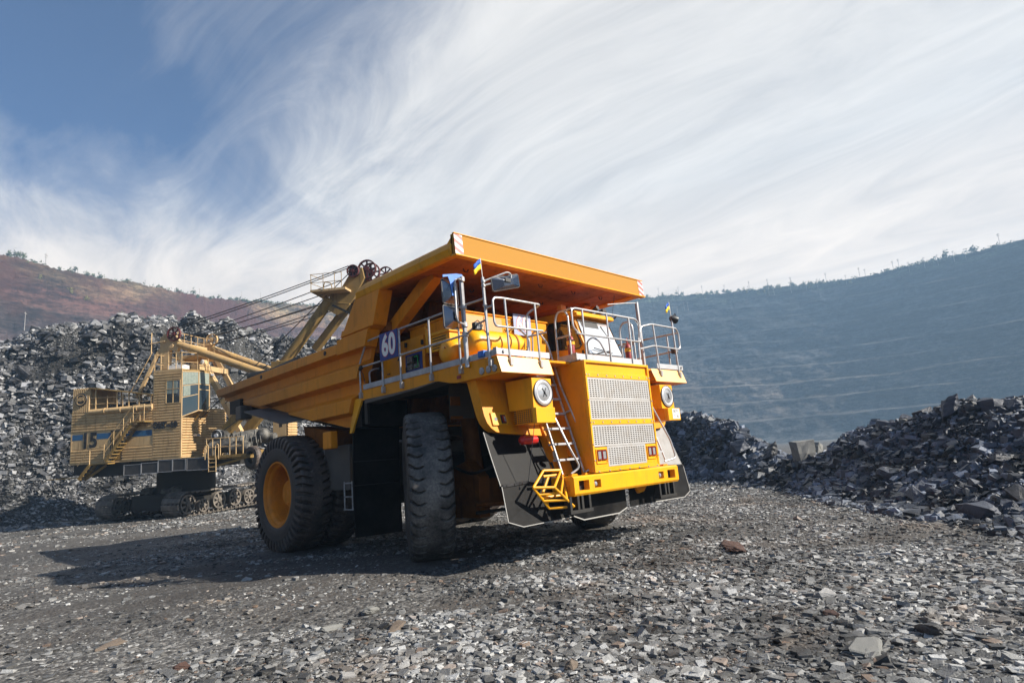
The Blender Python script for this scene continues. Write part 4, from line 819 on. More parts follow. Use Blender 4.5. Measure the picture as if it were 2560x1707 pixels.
# operator tower
b = MB(); b.box(-1.60, .16, .06, 2.38, 2.72, 8.0); b.box(-1.66, .24, -.03, 2.45, 7.98, 8.14); b.box(-1.68, -1.58, -.03, .07, 2.7, 8.0); b.box(.14, .24, -.03, .07, 2.7, 8.0)
b.box(-1.68, .24, -.035, .05, 2.68, 2.80); b.box(.15, .235, 0, 2.45, 2.68, 2.80)
corr(b, (-1.60, 0), (-.84, 0), 2.80, 7.98); corr(b, (-.84, 0), (.16, 0), 2.80, 5.98); corr(b, (-.84, 0), (.16, 0), 7.50, 7.98)
corr(b, (.17, .05), (.17, 2.40), 2.80, 5.2, .165, .085)
tower = b.build('operator_tower', M['ochre'], S, smooth=0)
def window(name, pts, bars, parent, gl='glass', fr='ochre', t=.03):
    b = MB(); b.add(pts, [(0, 1, 2, 3)]); w = b.build(name, M[gl], parent); P = [Vector(p) for p in pts]
    b = MB(); n = (P[1]-P[0]).cross(P[3]-P[0]).normalized()
    for a, c in ((0, 1), (1, 2), (2, 3), (3, 0)): b.beam(P[a], P[c], .055, .05, up=n)
    for kind, f in bars:
        if kind == 'v': p, q = P[0].lerp(P[1], f), P[3].lerp(P[2], f)
        else: p, q = P[0].lerp(P[3], f), P[1].lerp(P[2], f)
        b.beam(p, q, .04, .05, up=n)
    b.build('window_frame', M[fr], w); return w, P, n
w, P, n = window('window', [(-.80, -.03, 6.04), (.12, -.03, 6.04), (.12, -.03, 7.46), (-.80, -.03, 7.46)], [('v', .5), ('h', .62)], tower, t=.03)
def curtain(P, n, u0, u1, v0, v1, parent):
    b = MB(); k = 16; V = []
    for i in range(k+1):
        u = u0+(u1-u0)*i/k; off = n*(.012+.008*math.sin(i*2.2))
        for v in (v0, v1): V.append(P[0].lerp(P[1], u).lerp(P[3].lerp(P[2], u), v)+off)
    b.add(V, [(2*i, 2*i+2, 2*i+3, 2*i+1) for i in range(k)]); b.build('curtain', M['curtain'], parent)
curtain(P, n, .06, .46, .42, .98, w); curtain(P, n, .54, .80, .42, .98, w)
bay = [(.22, .0), (.82, .75), (.82, 1.85), (.22, 2.42)]
for i in range(3):
    p, q = bay[i], bay[i+1]; zb = (5.18, 5.55, 5.55, 5.2)
    w, P, n = window('window', [(p[0], p[1], zb[i]), (q[0], q[1], zb[i+1]), (q[0], q[1], 7.96), (p[0], p[1], 7.96)], [('h', .42 if i == 0 else .68), ('h', .68 if i == 0 else .54)] if i < 2 else [('h', .5)], tower)
    curtain(P, n, .04, .96, .70, .99, w)
    if i == 0: curtain(P, n, .08, .5, .44, .68, w)
b = MB(); b.loft([(x, y, 7.96) for x, y in bay], [(x, y, 8.10) for x, y in bay]); b.add([(.22, 0, 5.16), (.82, .75, 5.53), (.82, 1.85, 5.53), (.22, 2.42, 5.18)], [(0, 1, 2, 3)]); b.beam((.3, 1.2, 5.0), (.75, 1.2, 5.5), .06, .1)
b.build('bay_trim', M['ochre_dark'], tower)
text('model_lettering', 'ЭКГ–10', .46, M['black'], tower, (-.80, -.075, 4.72), (R(90), 0, 0), .04, .012, sx=.95, track=1.05)
for l, z in (('', 0),): pass
b = MB(); b.box(-.9, .1, .2, .9, 8.15, 8.42); b.box(-1.0, -.5, 1.2, 1.6, 8.15, 8.4); b.build('air_conditioner', M['white'], S)
b = MB(); b.box(.35, .7, 2.25, 2.55, 7.86, 7.98); b.box(.25, .5, 1.1, 1.4, 3.98, 4.1); b.build('floodlight', M['kick'], S); b = MB(); b.lathe([(0, .001), (.02, .16), (.1, .12)], (.25, 2.0, 8.75), (-1, .2, .3), 16); b.build('search_lamp', M['kick'], S)
b = MB()
P_ = [(-1.62, 0), (.18, 0), (.70, .8), (.70, 1.9)]
for z in (8.55, 9.15): b.tube([(x, y, z) for x, y in P_], .02, 6); b.tube([(-1.62, 0, z), (-1.62, 2.4, z)], .02, 6)
for x, y in ((-1.62, 0), (-1.2, 0), (-.70, 0), (.18, 0), (.70, .8), (.70, 1.9), (-1.62, 1.2), (-.2, 0)): b.tube([(x, y, 8.1), (x, y, 9.15)], .024, 6)
b.build('tower_railing', M['ochre'], S)
b = MB(); b.box(-1.5, .5, 1.0, 4.6, 8.16, 8.5); b.prism([(-1.2, 8.9), (.2, 9.1), (.3, 9.2), (-1.1, 9.15)], 'y', 1.4, 3.8); b.build('gantry_base', M['ochre'], S)
# gantry (A-frame)
b = MB()
for y in (.95, 4.6):
    b.prism([(-1.85, 8.3), (-1.9, 10.3), (-1.6, 10.55), (-.95, 10.5), (-.45, 9.9), (-.75, 9.4), (-1.25, 9.5), (-1.3, 8.3)], 'y', y-.16, y+.16)
    b.cyl((-1.6, y-.22, 10.15), (-1.6, y+.22, 10.15), .16, 14); b.cyl((-1.1, y-.22, 9.75), (-1.1, y+.22, 9.75), .16, 14)
    b.beam((-1.9, y-.1, 9.6), (-3.3, y-.25, 6.6), .16, .2); b.beam((-1.0, y, 9.7), (-.2, y, 8.3), .2, .16)
b.beam((-.6, 2.6, 9.8), (2.6, 2.6, 3.9), .4, .32); b.beam((-.6, 4.5, 9.8), (2.6, 4.5, 3.9), .4, .32)
b.box(-1.6, -1.0, 1.0, 4.5, 9.8, 10.1)
b.tube([(-2.1, .4, 9.4), (-3.6, .3, 6.7)], .03, 6); b.tube([(-2.2, .3, 9.9), (-1.2, .3, 10.0)], .03, 6); b.tube([(-2.1, .3, 9.3), (-2.1, .3, 10.6)], .03, 6)
gan = b.build('gantry', M['ochre'], S, bevel=.02)
b = MB()
for z in (10.3, 10.75): b.tube([(-1.2, 1.5, z), (-1.2, 4.3, z), (-.4, 4.4, z)], .022, 6)
for y in (1.5, 2.2, 2.9, 3.6, 4.3): b.tube([(-1.2, y, 9.9), (-1.2, y, 10.75)], .022, 6)
b.build('gantry_railing', M['ochre'], gan)
def sheave(name, c, r, w, mat, parent, n=6, ax=(0, 1, 0)):
    b = MB(); o = Vector(c); a = Vector(ax).normalized()
    b.lathe([(-w/2, r), (-w*.2, r*.93), (w*.2, r*.93), (w/2, r), (w/2, r*.86), (-w/2, r*.86)], c, ax, 32, closed=True); b.lathe([(-w*.7, .001), (-w*.7, r*.24), (w*.7, r*.24), (w*.7, .001)], c, ax, 16)
    u = a.orthogonal().normalized(); v = a.cross(u)
    for k in range(n):
        t = 2*PI*k/n; d = u*math.cos(t)+v*math.sin(t); b.beam(o+d*r*.2, o+d*r*.9, r*.16, w*.5, up=a)
    return b.build(name, M[mat], parent)
sheave('sheave', (-.88, .72, 10.50), .46, .16, 'sheave', S); sheave('sheave', (-.70, 4.45, 10.65), .42, .16, 'ochre', S)
b = MB()
for y, z in ((.95, 9.85), (4.55, 10.0)):
    q = (6.1, y, 7.10) if y < 2 else (6.1, y, 7.15); b.cyl((-.7, y, z), q, .235, 16)
b.build('strut_tube', M['tube'], S)
# boom
b = MB()
b.beam((1.7, 1.5, 3.6), (5.9, 1.6, 8.2), .42, .62); b.beam((1.7, 3.9, 3.6), (5.9, 3.8, 8.2), .42, .62); b.box(5.3, 6.5, 1.3, 4.1, 7.6, 8.3)
b.cyl((5.75, 2.0, 8.1), (9.0, 2.0, 12.15), .34, 18); b.beam((7.2, 3.6, 9.2), (10.3, 3.3, 12.6), .45, .45)
b.prism([(8.7, 11.5), (9.1, 12.45), (9.75, 12.7), (10.55, 13.9), (11.2, 14.0), (11.35, 13.3), (10.6, 12.0), (9.9, 11.2), (9.5, 11.0)], 'y', 1.85, 2.05)
b.prism([(9.2, 11.7), (9.75, 12.7), (10.55, 13.9), (11.2, 14.0), (11.35, 13.3), (10.6, 12.0), (9.9, 11.4)], 'y', 3.2, 3.4)
b.box(9.7, 10.6, 2.0, 3.3, 12.0, 12.5)
boom = b.build('boom', M['ochre_dark'], S, bevel=.02)
b = MB(); b.beam((9.35, 1.5, 11.6), (10.9, 1.5, 10.75), .14, .14); b.build('boom_bracket', M['frame'], boom); b = MB(); b.cyl((5.2, .7, 7.45), (7.5, .9, 8.35), .16, 10); b.cyl((4.2, .7, 7.35), (5.6, .7, 7.5), .26, 14)
b.build('dipper_arm', M['frame'], S)
for c, r in (((10.72, 1.55, 13.72), .40), ((11.35, 2.4, 14.0), .62), ((11.4, 3.0, 13.95), .62), ((12.2, 3.6, 13.9), .5)): sheave('head_sheave', c, r, .16, 'sheave', boom, 8)
b = MB(); b.cyl((10.72, 1.6, 13.72), (11.0, 3.3, 13.8), .34, 18); b.build('sheave_drum', M['frame'], boom)
b = MB(); b.hexa([(8.15, .9, 12.42), (10.45, .9, 12.42), (10.45, 2.6, 12.42), (8.15, 2.6, 12.42), (8.15, .9, 12.56), (10.45, .9, 12.56), (10.45, 2.6, 12.56), (8.15, 2.6, 12.56)]); pf = b.build('head_platform', M['ochre'], boom)
b = MB()
for z in (13.0, 13.55): b.tube([(8.35, 2.2, z), (8.15, .92, z), (10.2, .92, z)], .020, 6)
for x in (8.2, 9.0, 9.75, 10.2): b.tube([(x, .92, 12.5), (x, .92, 13.55)], .022, 6)
b.tube([(8.3, 1.0, 12.4), (8.9, 1.6, 12.0), (9.5, 1.9, 11.8), (10.6, 1.2, 11.5)], .05, 6); b.tube([(9.0, .9, 12.5), (9.1, .92, 13.0), (9.5, .92, 12.9), (9.6, .92, 12.5)], .03, 6, fl=.1); b.build('platform_railing', M['ochre_dark'], pf)
# ropes
b = MB()
def rope(p, q, r=.030, sag=.1):
    p, q = Vector(p), Vector(q); pts = [p.lerp(q, k/8)-Vector((0, 0, sag*4*(k/8)*(1-k/8))) for k in range(9)]; b.tube(pts, r, 5)
rope((-.75, .72, 10.92), (10.45, 1.5, 14.05)); rope((-.6, .9, 10.85), (10.5, 1.9, 14.1)); rope((-.65, .72, 10.15), (9.95, 1.6, 13.2)); rope((-.5, .9, 10.12), (9.2, 1.7, 12.55))
rope((-.45, 4.4, 10.95), (9.1, 2.6, 12.2)); rope((-.4, 4.4, 10.30), (9.2, 2.6, 11.9)); rope((-.5, 4.4, 10.9), (9.9, 3.2, 12.7)); rope((-.35, 4.4, 10.35), (8.9, 2.6, 11.5))
rope((.6, 1.2, 5.0), (10.5, 2.3, 14.1), .03, .05); rope((2.2, 1.4, 5.9), (9.0, 2.2, 11.9), .026, .05); rope((1.2, 1.0, 3.5), (8.2, 1.6, 8.4), .03, .1)
b.build('rope', M['cable'], S)
# front deck with winches
b = MB(); b.box(.2, 2.3, .1, 5.2, 2.45, 2.66); b.box(2.3, 4.5, .1, 1.0, 2.45, 2.66); b.box(.2, 4.4, .0, .12, 2.55, 2.72); b.beam((1.5, .2, 1.9), (4.4, .2, 2.5), .1, .12); b.box(4.2, 4.5, .8, 2.0, 2.6, 2.9); dk = b.build('front_deck', M['ochre_dark'], S)
b = MB()
for x in (1.85, 2.25, 2.75, 3.35, 3.75, 4.2): b.tube([(x, .02, 2.66), (x, .02, 3.72)], .026, 6)
b.tube([(1.8, .02, 3.72), (4.2, .02, 3.74)], .022, 6); b.tube([(1.8, .02, 3.2), (4.2, .02, 3.2)], .020, 6)
for x in (1.82, 2.48): b.tube([(x, -.06, 2.5), (x, -.06, 3.3), (x+.12, -.06, 3.42), (x+.2, -.06, 3.3), (x+.2, -.06, 2.5)], .026, 6, fl=.08)
b.build('deck_railing', M['ochre'], dk)
b = MB(); b.tube([(2.05, -.06, 2.6), (2.05, -.06, 1.75)], .026, 6); b.tube([(2.52, -.06, 2.6), (2.52, -.06, 1.75)], .026, 6)
for z in (1.8, 2.05, 2.3, 2.52): b.tube([(2.05, -.06, z), (2.52, -.06, z)], .022, 6)
b.build('ladder', M['ochre'], S)
b = MB(); b.cyl((1.6, 1.0, 3.2), (3.0, 1.0, 3.3), .42, 18); b.cyl((3.1, .6, 3.0), (4.3, .6, 3.05), .36, 18); b.cyl((2.2, .8, 3.9), (2.2, 1.5, 3.9), .34, 18); b.cyl((2.6, 1.6, 3.5), (3.9, 2.6, 3.7), .55, 18); b.box(3.3, 3.9, .4, 1.1, 3.1, 3.5); b.ball((4.6, 1.6, 3.8), .42, n=8); b.cyl((4.1, 2.0, 3.6), (5.2, 2.0, 3.6), .3, 14); b.box(1.4, 2.0, .5, 1.4, 2.7, 3.1)
for k in range(9): b.tube([(2.0+.3*k, 1.0+.1*(k % 3), 3.0), (2.15+.3*k, 1.3, 4.0+.15*math.sin(k*2)), (2.4+.3*k, 1.0, 3.3)], .03, 5)
b.build('winch_motor', M['motor'], S)
b = MB(); b.lathe([(0, .33), (.05, .35), (.4, .35), (.45, .30)], (2.0, .78, 3.92), (0, 1, 0), 24); b.cyl((2.0, .7, 3.92), (2.0, .8, 3.92), .12, 12); b.build('motor_cover', M['kick'], S)
b = MB(); b.box(4.2, 5.1, 3.6, 4.9, 2.7, 4.9); corr(b, (5.2, 3.6), (5.2, 4.9), 2.9, 4.9, .17); b.build('far_cabin', M['ochre'], S)
# undercarriage
b = MB(); b.cyl((-2.0, 3.8, .3), (-2.0, 3.8, 2.1), 1.75, 32); b.box(-7.0, 2.2, .5, 5.0, 2.05, 2.68); b.box(-4.2, -1.5, 1.6, 6.4, -.45, .5); b.prism([(-7.05, 2.68), (-3.4, 2.68), (-3.4, 1.95), (-4.6, 1.85), (-6.2, 1.9), (-7.05, 2.1)], 'y', .2, 1.2); b.build('turntable', M['frame'], S)
b = MB()
for x0, x1, z0, z1 in ((-3.5, -2.35, 1.86, 2.50), (-2.35, -1.25, 1.90, 2.55), (-1.25, .55, 1.92, 2.66), (.62, 2.0, 1.92, 2.66)):
    b.box(x0, x1, -.02, .02, z0, z1)
sk = b.build('skirt_panel', M['skirtsh'], S)
b = MB()
for x0, x1, z0, z1 in ((-3.5, -2.35, 1.86, 2.50), (-2.35, -1.25, 1.90, 2.55), (-1.25, -.3, 1.92, 2.66), (-.3, .55, 1.96, 2.66), (.62, 2.0, 1.92, 2.66)): frame_y(b, x0, x1, z0, z1, .03, -.04, -.02)
b.build('panel_frame', M['silver'], sk)
# crawler tracks
CA = R(80)
tr0 = empty('crawler_carrier', parent=None); bpy.data.objects.remove(tr0)
def crawler(p1, first=None):
    """p1: near-left outer bottom corner"""
    if first:
        c = copy_tree(first, S); c.location = p1; return c
    c = empty('crawler_track', p1, (0, 0, CA), S)
    L, H, W = 8.0, 1.42, 1.35; r = H/2; n = 44; per = 2*(L-2*r)+2*PI*r
    def pos(s):
        s %= per; a = L-2*r
        if s < a: return r+s, .0, 0.
        s -= a
        if s < PI*r: t = s/r; return L-r+math.sin(t)*r, r-math.cos(t)*r, t
        s -= PI*r
        if s < a:
            sag = -.10*math.sin(PI*s/a)*abs(math.sin(3*PI*s/a)); return L-r-s, 2*r+sag, PI
        s -= a; t = s/r; return r-math.sin(t)*r, r+math.cos(t)*r, PI+t
    b = MB()
    for k in range(n):
        x, z, t = pos((k+.5)*per/n); l = per/n*.46; ux, uz = math.cos(t), math.sin(t); nx, nz = uz, -ux
        def q(a, o, y): return (x+ux*a+nx*o, y, z+uz*a+nz*o)
        b.hexa([q(-l, -.02, 0), q(l, -.02, 0), q(l, -.02, W), q(-l, -.02, W), q(-l*.8, .06, .03), q(l*.8, .06, .03), q(l*.8, .06, W-.03), q(-l*.8, .06, W-.03)])
        for y in (.25, .55, .85, 1.1): b.hexa([q(l*.7, -.06, y), q(l*1.25, -.06, y), q(l*1.25, -.06, y+.12), q(l*.7, -.06, y+.12), q(l*.7, .02, y), q(l*1.25, .02, y), q(l*1.25, .02, y+.12), q(l*.7, .02, y+.12)])
        b.box(x-.05, x+.05, .1, .2, z-.02, z+.14) if z < .05 else None
    b.build('track_belt', M['track'], c, smooth=0)
    b = MB(); b.box(.8, L-.8, .35, 1.0, .3, 1.05); b.build('track_frame', M['frame'], c)
    for x, z, r_ in ((.78, .70, .60), (2.05, .50, .42), (3.4, .68, .56), (4.85, .68, .56), (6.2, .6, .5), (7.2, .70, .60)):
        b = MB(); b.lathe([(0, r_), (.28, r_), (.28, r_*.82), (0, r_*.82)], (x, .06, z), (0, 1, 0), 28, closed=True); b.lathe([(-.06, .001), (-.05, r_*.28), (.3, r_*.3)], (x, .06, z), (0, 1, 0), 16)
        for k in range(7):
            a = 2*PI*k/7; b.beam((x+math.cos(a)*r_*.2, .12, z+math.sin(a)*r_*.2), (x+math.cos(a)*r_*.88, .16, z+math.sin(a)*r_*.88), r_*.24, .1, up=(0, 1, 0))
        b.build('road_wheel', M['track'], c)
    return c
c1 = crawler((-.25, .55, -.86)); c2 = crawler((-.25-5.3*math.sin(CA), .55+5.3*math.cos(CA), -.86), c1)
b = MB(); o = Vector((-.25, .55, -.86)); u = Vector((math.cos(CA), math.sin(CA), 0)); v = Vector((-math.sin(CA), math.cos(CA), 0))
b.cyl(o+u*1.3+v*1.3+Vector((0, 0, 1.45)), o+u*1.5+v*2.5+Vector((0, 0, 1.45)), .42, 16); b.build('travel_motor', M['motor'], S); b = MB(); b.cyl(o+u*1.6+v*3.4+Vector((0, 0, 1.4)), o+u*1.6+v*4.4+Vector((0, 0, 1.4)), .38, 16)
b.build('travel_motor', M['motor'], S)
# stairs on the near side
b = MB()
def stairs(p, q, w, n):
    p, q = Vector(p), Vector(q)
    for dy in (0, w): b.beam(p+Vector((0, -dy, 0)), q+Vector((0, -dy, 0)), .05, .16)
    for k in range(n+1): c = p.lerp(q, k/n); b.box(c.x-.13, c.x+.13, c.y-w, c.y, c.z-.02, c.z+.02)
stairs((-4.2, -.1, 2.78), (-2.45, -.1, 5.02), .6, 11); b.box(-2.5, -1.65, -.75, 0, 4.98, 5.05); stairs((-6.0, -.1, 1.80), (-5.3, -.1, 2.62), .5, 4); b.box(-5.35, -4.1, -.6, 0, 2.62, 2.68); b.box(-8.6, -6.0, -.02, .3, 1.86, 1.92)
b.beam((-6.0, -.1, 1.75), (-4.6, -.1, 2.55), .05, .14)
b.build('stair', M['ochre_dark'], S)
b = MB()
for dy in (-.1, -.68):
    for h in (.5, 1.0): b.tube([(-4.3, dy, 2.8+h), (-2.45, dy, 5.05+h), (-1.7, dy, 5.05+h)], .02, 6)
    for t in (0, .33, .66, 1): b.tube([(-4.3+1.85*t, dy, 2.8+2.25*t), (-4.3+1.85*t, dy, 3.8+2.25*t)], .02, 6)
b.tube([(-1.72, -.7, 5.05), (-1.72, -.7, 6.05)], .02, 6); b.tube([(-5.3, -.6, 3.6), (-4.3, -.6, 3.7)], .02, 6); b.tube([(-5.3, -.6, 2.65), (-5.3, -.6, 3.6), (-6.2, -.5, 2.6)], .02, 6)
b.build('stair_railing', M['ochre'], S)
# hung tyre: a thing of its own
ty = TY_R.copy(); ty.name = 'old_tyre'; COL.objects.link(ty); ty.parent = None
Sm = S.matrix_basis.copy()
bpy.context.view_layer.update()
ty.matrix_world = S.matrix_world @ Matrix.Translation((4.75, .15, 2.45)) @ Matrix.Rotation(R(62), 4, 'Z') @ Matrix.Scale(.46, 4)
tag(ty, 'lugged old tyre hung on the front corner of the rope shovel', 'tyre')
# supply cable lying on the ground
b = MB(); W = lambda x, y, z: S.matrix_world @ Vector((x, y, z))
b.tube([W(-3.9, 3.2, .35), W(-4.3, 2.9, -.1), W(-5.2, 2.4, -.6), W(-6.2, 1.9, -.80), W(-7.6, 1.6, -.84), W(-9, 2.0, -.83), W(-10.5, 2.6, -.83)], .045, 6, fl=.5)
tag(b.build('power_cable', M['motor']), 'grey power cable drooping from the shovel tracks onto the ground', 'cable')
# ================================================================== terrain, rubble, trees, sky
cx0, cy0, cz0 = CAM
D2 = math.pi/180
def fbm(x, y, z=0., o=4):
    s = 0.; a = 1.; f = 1.
    for _ in range(o): s += a*noise.noise(Vector((x*f, y*f, z*f+_*7.3))); a *= .5; f *= 2.03
    return s
def pol(az, r): return cx0+math.sin(az*D2)*r, cy0+math.cos(az*D2)*r
# ---- vectorised value noise (numpy)
_T = RNG.random((256, 256)).astype(np.float32)
def vn(x, y):
    xi = np.floor(x).astype(int); yi = np.floor(y).astype(int); fx = x-xi; fy = y-yi; fx = fx*fx*(3-2*fx); fy = fy*fy*(3-2*fy)
    g = lambda a, b: _T[a & 255, b & 255]
    return (g(xi, yi)*(1-fx)+g(xi+1, yi)*fx)*(1-fy)+(g(xi, yi+1)*(1-fx)+g(xi+1, yi+1)*fx)*fy
def fb(x, y, o=5, gain=.5):
    s = 0; a = 1; t = 0
    for k in range(o): s = s+a*vn(x*2**k+17.3*k, y*2**k+5.1*k); t += a; a *= gain
    return s/t*2-1
def grid_obj(name, P, mat, attr=None, smooth=True):
    n, m = P.shape[:2]; i = np.arange(n-1)[:, None]; j = np.arange(m-1)[None]; a = i*m+j
    F = np.stack([a, a+1, a+m+1, a+m], -1).reshape(-1, 4); o = np_mesh(name, P.reshape(-1, 3), F, mat, smooth=smooth)
    if attr is not None:
        at = o.data.attributes.new('h', 'FLOAT', 'POINT'); at.data.foreach_set('value', attr.astype(np.float32).ravel())
    return o
# ------------------------------------------------------------------ rock materials
def rock_mat(name, dark, light, rough=.6, scale=3., tint=None, spec=.5, isl=True, bump=.5, patch=0, pmin=.13):
    m = NT(name); v = m.coord('Object'); n1 = m.noise(v, scale, 8, .7); n2 = m.noise(v, scale*7, 5, .7)
    f = m.math('ADD', m.math('MULTIPLY', n1, .6), m.math('MULTIPLY', n2, .3))
    if isl:
        g = m.n('ShaderNodeNewGeometry'); f = m.math('ADD', m.math('MULTIPLY', f, .55), m.math('MULTIPLY', g.outputs['Random Per Island'], .62))
    c = m.ramp(f, [(.22, dark), (.60, tuple(a*.72+b*.28 for a, b in zip(dark, light))), (.95, light)])
    if patch:
        pf = m.ramp(m.noise(v, patch, 5, .6, .5), [(.40, pmin), (.55, 1)]); c = m.mix(1., c, pf, 'MULTIPLY')
    if tint:
        tf = m.ramp(m.noise(v, .35, 3), [(.55, 0), (.68, 1)]); c = m.mix(m.math('MULTIPLY', tf, .5), c, tint)
        if isl:
            f2 = m.math('GREATER_THAN', m.math('FRACT', m.math('MULTIPLY', g.outputs['Random Per Island'], 37.)), .95); c = m.mix(m.math('MULTIPLY', f2, .4), c, (.26, .16, .10))
    m.set(Base_Color=c, Roughness=rough, Specular_IOR_Level=spec); m.bump(m.math('ADD', n2, m.math('MULTIPLY', m.noise(v, scale*25, 3, .6), .5)), bump, .03); return m.mat
M['rock_left'] = rock_mat('blasted_rock', (.012, .012, .014), (.50, .50, .51), .42, 1.4, spec=.6, patch=.16)  # uneven rock tone; shade of clefts and sun glints also put into it
M['rock_right'] = rock_mat('shaded_rock', (.015, .019, .030), (.26, .30, .38), .5, 2.0, patch=.45)  # bank facing away from the sun, its blue shade put into the rock colour
M['gravel'] = rock_mat('light_gravel', (.035, .034, .033), (.54, .54, .53), .55, 3., tint=(.22, .16, .11), patch=.42, pmin=.30)
M['rock_tan'] = rock_mat('tan_rock', (.10, .075, .055), (.36, .29, .23), .7, 4., isl=False)
M['rock_rust'] = rock_mat('rusty_rock', (.03, .022, .02), (.26, .10, .055), .8, 4., isl=False)
M['rock_white'] = rock_mat('white_rock', (.30, .29, .28), (.55, .54, .52), .7, 3., isl=False)
M['rock_pale'] = rock_mat('pale_rock', (.16, .16, .15), (.36, .35, .33), .7, 3., isl=False)
M['boulder_l'] = rock_mat('boulder_rock_light', (.025, .025, .028), (.26, .26, .275), .45, 1.6, isl=False, spec=.6, patch=1.2)
M['boulder_r'] = rock_mat('boulder_rock_dark', (.018, .022, .034), (.18, .20, .26), .45, 1.8, isl=False, spec=.5)
# ------------------------------------------------------------------ ground
def rut(x, y):
    q = (x-cx0)*.708+(y-cy0)*.706; s = (x-cx0)*.706-(y-cy0)*.708; g = 0.
    for q0, sl, k in ((8.7, .05, 1), (10.6, .04, 2), (13.4, -.03, 3), (15.2, -.04, 4), (19.5, .06, 5), (23.5, .02, 6)):
        d = q-q0-sl*s-1.1*fb(s*.06+k*9, k+0*s, 3); g = np.maximum(g, np.exp(-(d/.36)**4)*np.clip(1.1-s*.05, 0, 1))
    return g
def ground_z(x, y):
    d = np.hypot(x-2, y-30); base = .16*np.exp(-(d/18)**2)
    return base+.05*fb(x*.18, y*.18, 4)+.02*fb(x*1.1, y*1.1, 3)-.05*rut(x, y)
def ground_mat():
    m = NT('quarry_floor'); v = m.coord('Object')
    big = m.noise(v, .16, 5, .6); vt = m.coord('Object', scale=(.30, 1.8, 1), rot=(0, 0, R(45)))
    trk = m.noise(vt, .35, 6, .65)
    vo = m.n('ShaderNodeTexVoronoi'); vo.inputs['Scale'].default_value = 15; m.l(v, vo.inputs['Vector']); sc = m.n('ShaderNodeSeparateColor'); m.l(vo.outputs['Color'], sc.inputs[0])
    vo2 = m.n('ShaderNodeTexVoronoi'); vo2.inputs['Scale'].default_value = 42; m.l(v, vo2.inputs['Vector']); s2 = m.n('ShaderNodeSeparateColor'); m.l(vo2.outputs['Color'], s2.inputs[0])
    peb = m.math('ADD', m.math('MULTIPLY', sc.outputs[0], .55), m.math('MULTIPLY', s2.outputs[0], .45))
    peb = m.math('POWER', peb, 2.4)
    c = m.mix(peb, (.022, .021, .020), (.40, .385, .36))
    dust = m.mix(m.noise(v, 6, 5), (.034, .029, .025), (.125, .108, .092))
    k = m.ramp(trk, [(.42, 0), (.58, 1)]); c = m.mix(m.math('MULTIPLY', k, .75), c, dust)
    k2 = m.ramp(big, [(.40, 0), (.62, 1)]); c = m.mix(m.math('MULTIPLY', k2, .6), c, (.026, .023, .021))
    m.set(Base_Color=c, Roughness=.75)
    h = m.math('ADD', m.math('MULTIPLY', m.math('SUBTRACT', 1., vo.outputs['Distance']), .8), m.math('MULTIPLY', sc.outputs[1], .9)); h = m.math('ADD', h, m.math('MULTIPLY', s2.outputs[1], .4))
    m.bump(h, .8, .035); return m.mat
rr = np.r_[0, np.geomspace(1.5, 60, 330), np.geomspace(62, 1250, 60)]; aa = np.linspace(0, 2*PI, 721)
A, RR = np.meshgrid(aa, rr); X = cx0+np.sin(A)*RR; Y = cy0+np.cos(A)*RR
G = np.stack([X, Y, ground_z(X, Y)], -1); tag(grid_obj('ground', G, ground_mat()), kind='structure')
# ------------------------------------------------------------------ rubble heaps as polar height fields round the yard
def tab(*p):
    a = np.array(p, float); return lambda az: np.interp(az, a[:, 0], a[:, 1])
EL_L = tab((-60, 9), (-20, 10.4), (0, 11.0), (4.5, 11.3), (7, 12.3), (10.2, 13.3), (12.6, 13.6), (14.6, 13.5), (16, 13.2), (17, 13.9), (19.7, 13.5), (22.5, 12.3), (26, 11.9), (30, 11.8), (38, 8.5), (46, 6), (52, 4))
RB_L = tab((-60, 46), (-10, 54), (5, 56), (12, 53), (20, 53), (30, 54), (45, 52), (52, 50)); RT_L = lambda az: RB_L(az)+tab((-60, 14), (5, 15), (20, 14), (40, 12), (52, 9))(az)
EL_R = tab((50, 3.6), (58.85, 3.0), (61.8, 2.6), (63.9, 1.7), (65.8, -.1), (67.7, -1.3), (71, -1.4), (72.2, -.1), (74.4, .7), (77.1, .8), (79, 1.1), (79.8, 1.8), (84, 1.5), (90, 1.9), (130, 3))
RB_R = tab((50, 40), (58.8, 37), (63.8, 31), (67.2, 26.6), (70.3, 21), (73.2, 18.8), (77.4, 16.6), (82.4, 14.8), (90, 13), (130, 11)); RT_R = lambda az: RB_R(az)+tab((50, 8), (63, 7), (70, 7), (77, 7.5), (84, 8), (130, 9))(az)
PL = np.array([[-.3, -.02], [0, 0], [.18, .10], [.34, .20], [.42, .34], [.62, .72], [.78, .92], [.9, .985], [1, 1], [1.2, .97], [2.0, .9], [5, .7]])
PR = np.array([[-.3, -.02], [0, 0], [.2, .14], [.5, .48], [.8, .88], [1, 1], [1.15, .96], [1.5, .7], [2.2, .45], [5, .2]])
def z0_(r): return r*.05
